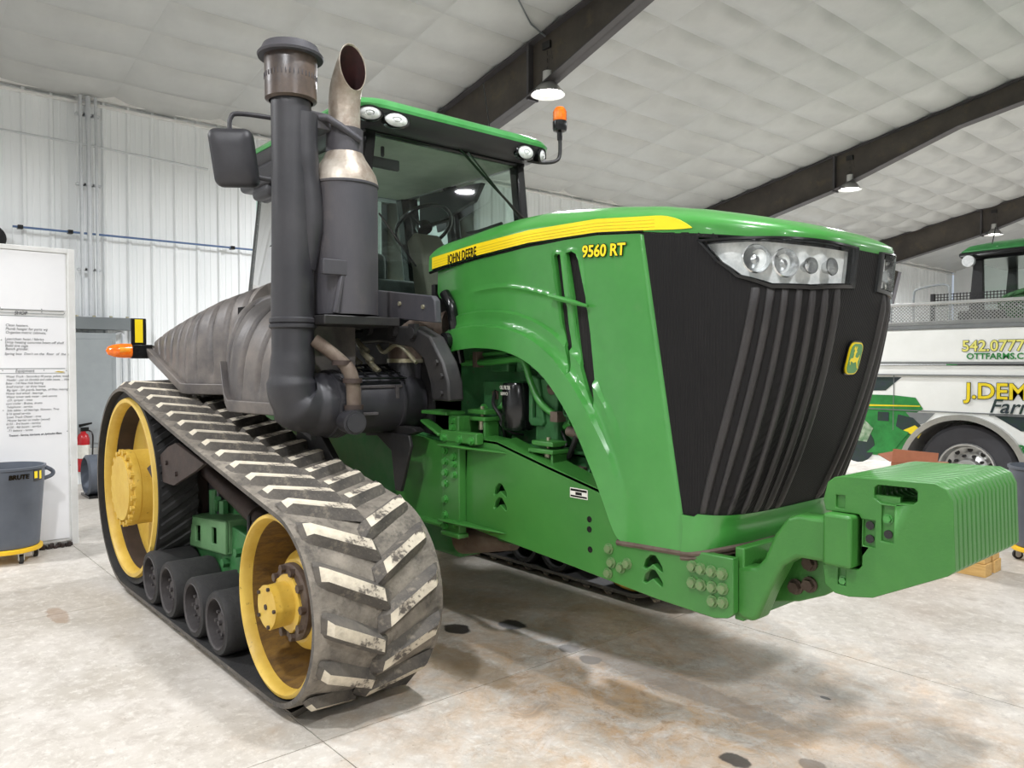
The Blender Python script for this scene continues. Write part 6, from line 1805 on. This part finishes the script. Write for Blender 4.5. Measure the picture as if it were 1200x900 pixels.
# second tractor behind the truck
t2 = thing('background_tractor', 'dark green-roofed machine cab behind the white truck, at the right edge', 'tractor', (1.2, 9.4, 0))
def b2(name, bm, mat, **k): return add(name, bm, mat, t2, **k)
bx0, bx1, by0, by1 = -0.32, 1.9, 7.6, 9.2
bm = NB(); 
R_ = []
for ins, z in ((0.06, 2.88), (0.0, 2.93), (0.0, 2.98), (0.08, 3.06), (0.3, 3.12)):
    R_.append([(bx0 + ins, by0 + ins, z - 0.01), (bx1 - ins, by0 + ins, z + 0.03), (bx1 - ins, by1 - ins, z + 0.03), (bx0 + ins, by1 - ins, z - 0.01)])
loft(bm, R_[2:]); b2('cab_roof', bm, PGR, bevel=0.03)
bm = NB(); loft(bm, R_[:3]); b2('roof_visor', bm, BG, bevel=0.02)
for x, y in ((bx0 + 0.12, by0 + 0.1), (bx0 + 0.12, by1 - 0.2), (bx1 - 0.2, by0 + 0.1), (0.75, by1 - 0.15), (bx1 - 0.2, by1 - 0.2)):
    bm = NB(); prism(bm, [(x - 0.03, 2.2), (x + 0.14, 2.2), (x + 0.12, 2.92), (x + 0.02, 2.92)], y, y + 0.07, 'XZ'); b2('cab_pillar', bm, BM, bevel=0.01)
bm = NB(); v = [bm.verts.new(p) for p in ((bx0 + 0.2, by0 + 0.12, 2.2), (bx1 - 0.1, by0 + 0.12, 2.2), (bx1 - 0.15, by0 + 0.12, 2.88), (bx0 + 0.2, by0 + 0.12, 2.88))]; bm.faces.new(v); b2('side_window', bm, GLS, smooth=False)
bm = NB(); box(bm, bx0, bx1, by0, by1, 1.3, 2.25); b2('cab_base', bm, BM, bevel=0.02)
bm = NB(); box(bm, -0.6, 2.6, 8.0, 10.8, 0.9, 1.9); b2('body', bm, PGR, bevel=0.05)
for yy in (7.75, 10.95):
    bm = NB(); lathe(bm, [(0.4, 0.0), (0.85, 0.0), (0.9, 0.06), (0.9, 0.5), (0.85, 0.56), (0.4, 0.56)], (1.4, yy - 0.3, 0.9), 'Y', 40, closed=True); b2('tractor_wheel', bm, TIR)
bm = NB(); box(bm, 0.5, 0.9, 8.2, 8.6, 2.25, 2.6); box(bm, 0.4, 0.55, 8.2, 8.6, 2.5, 2.82); b2('operator_seat', bm, BM, bevel=0.04)
bm = NB(); cyl(bm, (-0.20, by0 - 0.03, 2.86), (-0.20, by0 + 0.03, 2.86), 0.07, n=20); b2('work_lamp', bm, REF)
bm = NB(); tube(bm, [(0.02, 7.7, 3.02), (0.06, 7.7, 3.26)], 0.006, 6); b2('antenna', bm, BG)
bm = NB(); lathe(bm, [(0.05, 0.0), (0.04, 0.02), (0.0005, 0.03)], (0.10, 7.68, 3.0), 'Z', 16); b2('roof_marker', bm, LBL)
# coil of dark hose
bm = NB()
for k in range(5):
    c = Vector((0.80 + 0.05 * math.sin(k * 2.0), 6.5, 2.17 + 0.03 * k)); r_ = 0.17 + 0.02 * math.sin(k)
    tube(bm, [c + Vector((r_ * 1.5 * math.cos(q), 0.1 * math.sin(q * 2), 0.10 * math.sin(q) + 0.02 * math.sin(3 * q + k))) for q in [2 * PI * i / 24 for i in range(25)]], 0.02, 6)
o = mk('hose_coil', bm, LEAF); o['label'] = 'dark green coiled hose heap on top of the truck at the right edge'; o['category'] = 'hose'

# cardboard box and timber beyond the weights
cb = thing('cardboard_box', 'open reddish-brown cardboard box peeking over the front weights', 'box', (0.82, 3.55, 0.20))
bm = NB(); box(bm, -0.16, 0.16, -0.16, 0.16, 0.0, 0.60); mk('box_body', bm, CBD, cb, bevel=0.004)
bm = NB(); prism(bm, [(-0.15, 0.60), (0.19, 0.60), (0.20, 0.70), (-0.14, 0.705)], -0.168, -0.160, 'XZ'); mk('box_flap', bm, CBD, cb, smooth=False)
bm = NB(); prism(bm, [(-0.17, 0.60), (-0.16, 0.60), (-0.26, 0.655), (-0.27, 0.65)], -0.16, 0.16, 'XZ'); mk('box_flap', bm, CBD, cb, smooth=False)
st_ = thing('timber_stack', 'short stack of pale wooden blocks on the floor, below the front weights', 'timber', (0.95, 3.55, 0))
for (x0, x1, y0, y1, z0, z1) in ((0.09, 0.41, -0.17, -0.03, 0.0, 0.095), (-0.30, 0.41, 0.03, 0.17, 0.0, 0.095), (-0.32, 0.40, -0.16, -0.02, 0.097, 0.198), (-0.32, 0.40, 0.02, 0.16, 0.097, 0.198), (-0.35, -0.1, -0.17, -0.03, 0.0, 0.095)):
    bm = NB(); box(bm, x0, x1, y0, y1, z0, z1); mk('wood_block', bm, WOD, st_, smooth=False, bevel=0.004)

for nm in ('frame_bolts', 'cap_bolts', 'platform_boss', 'rail_ledge', 'windshield_frame', 'hydraulic_fittings', 'cleaner_latch', 'pipe_clamp', 'hose_band', 'panel_screws', 'panel_latch',
           'wiper', 'bolt_hole', 'mirror_arm', 'coolant_pipe', 'grease_hose', 'cleaner_bracket', 'muffler_strap', 'wheel_nuts', 'sticker_print', 'rubber_seal', 'armrest_console', 'operator_seat', 'rear_lamp_pod', 'knockouts', 'rear_frame_rail', 'frame_crossmember'):
    for o in [o for o in bpy.data.objects if o.name.split('.')[0] == nm and o.type == 'MESH']: split_islands(o)
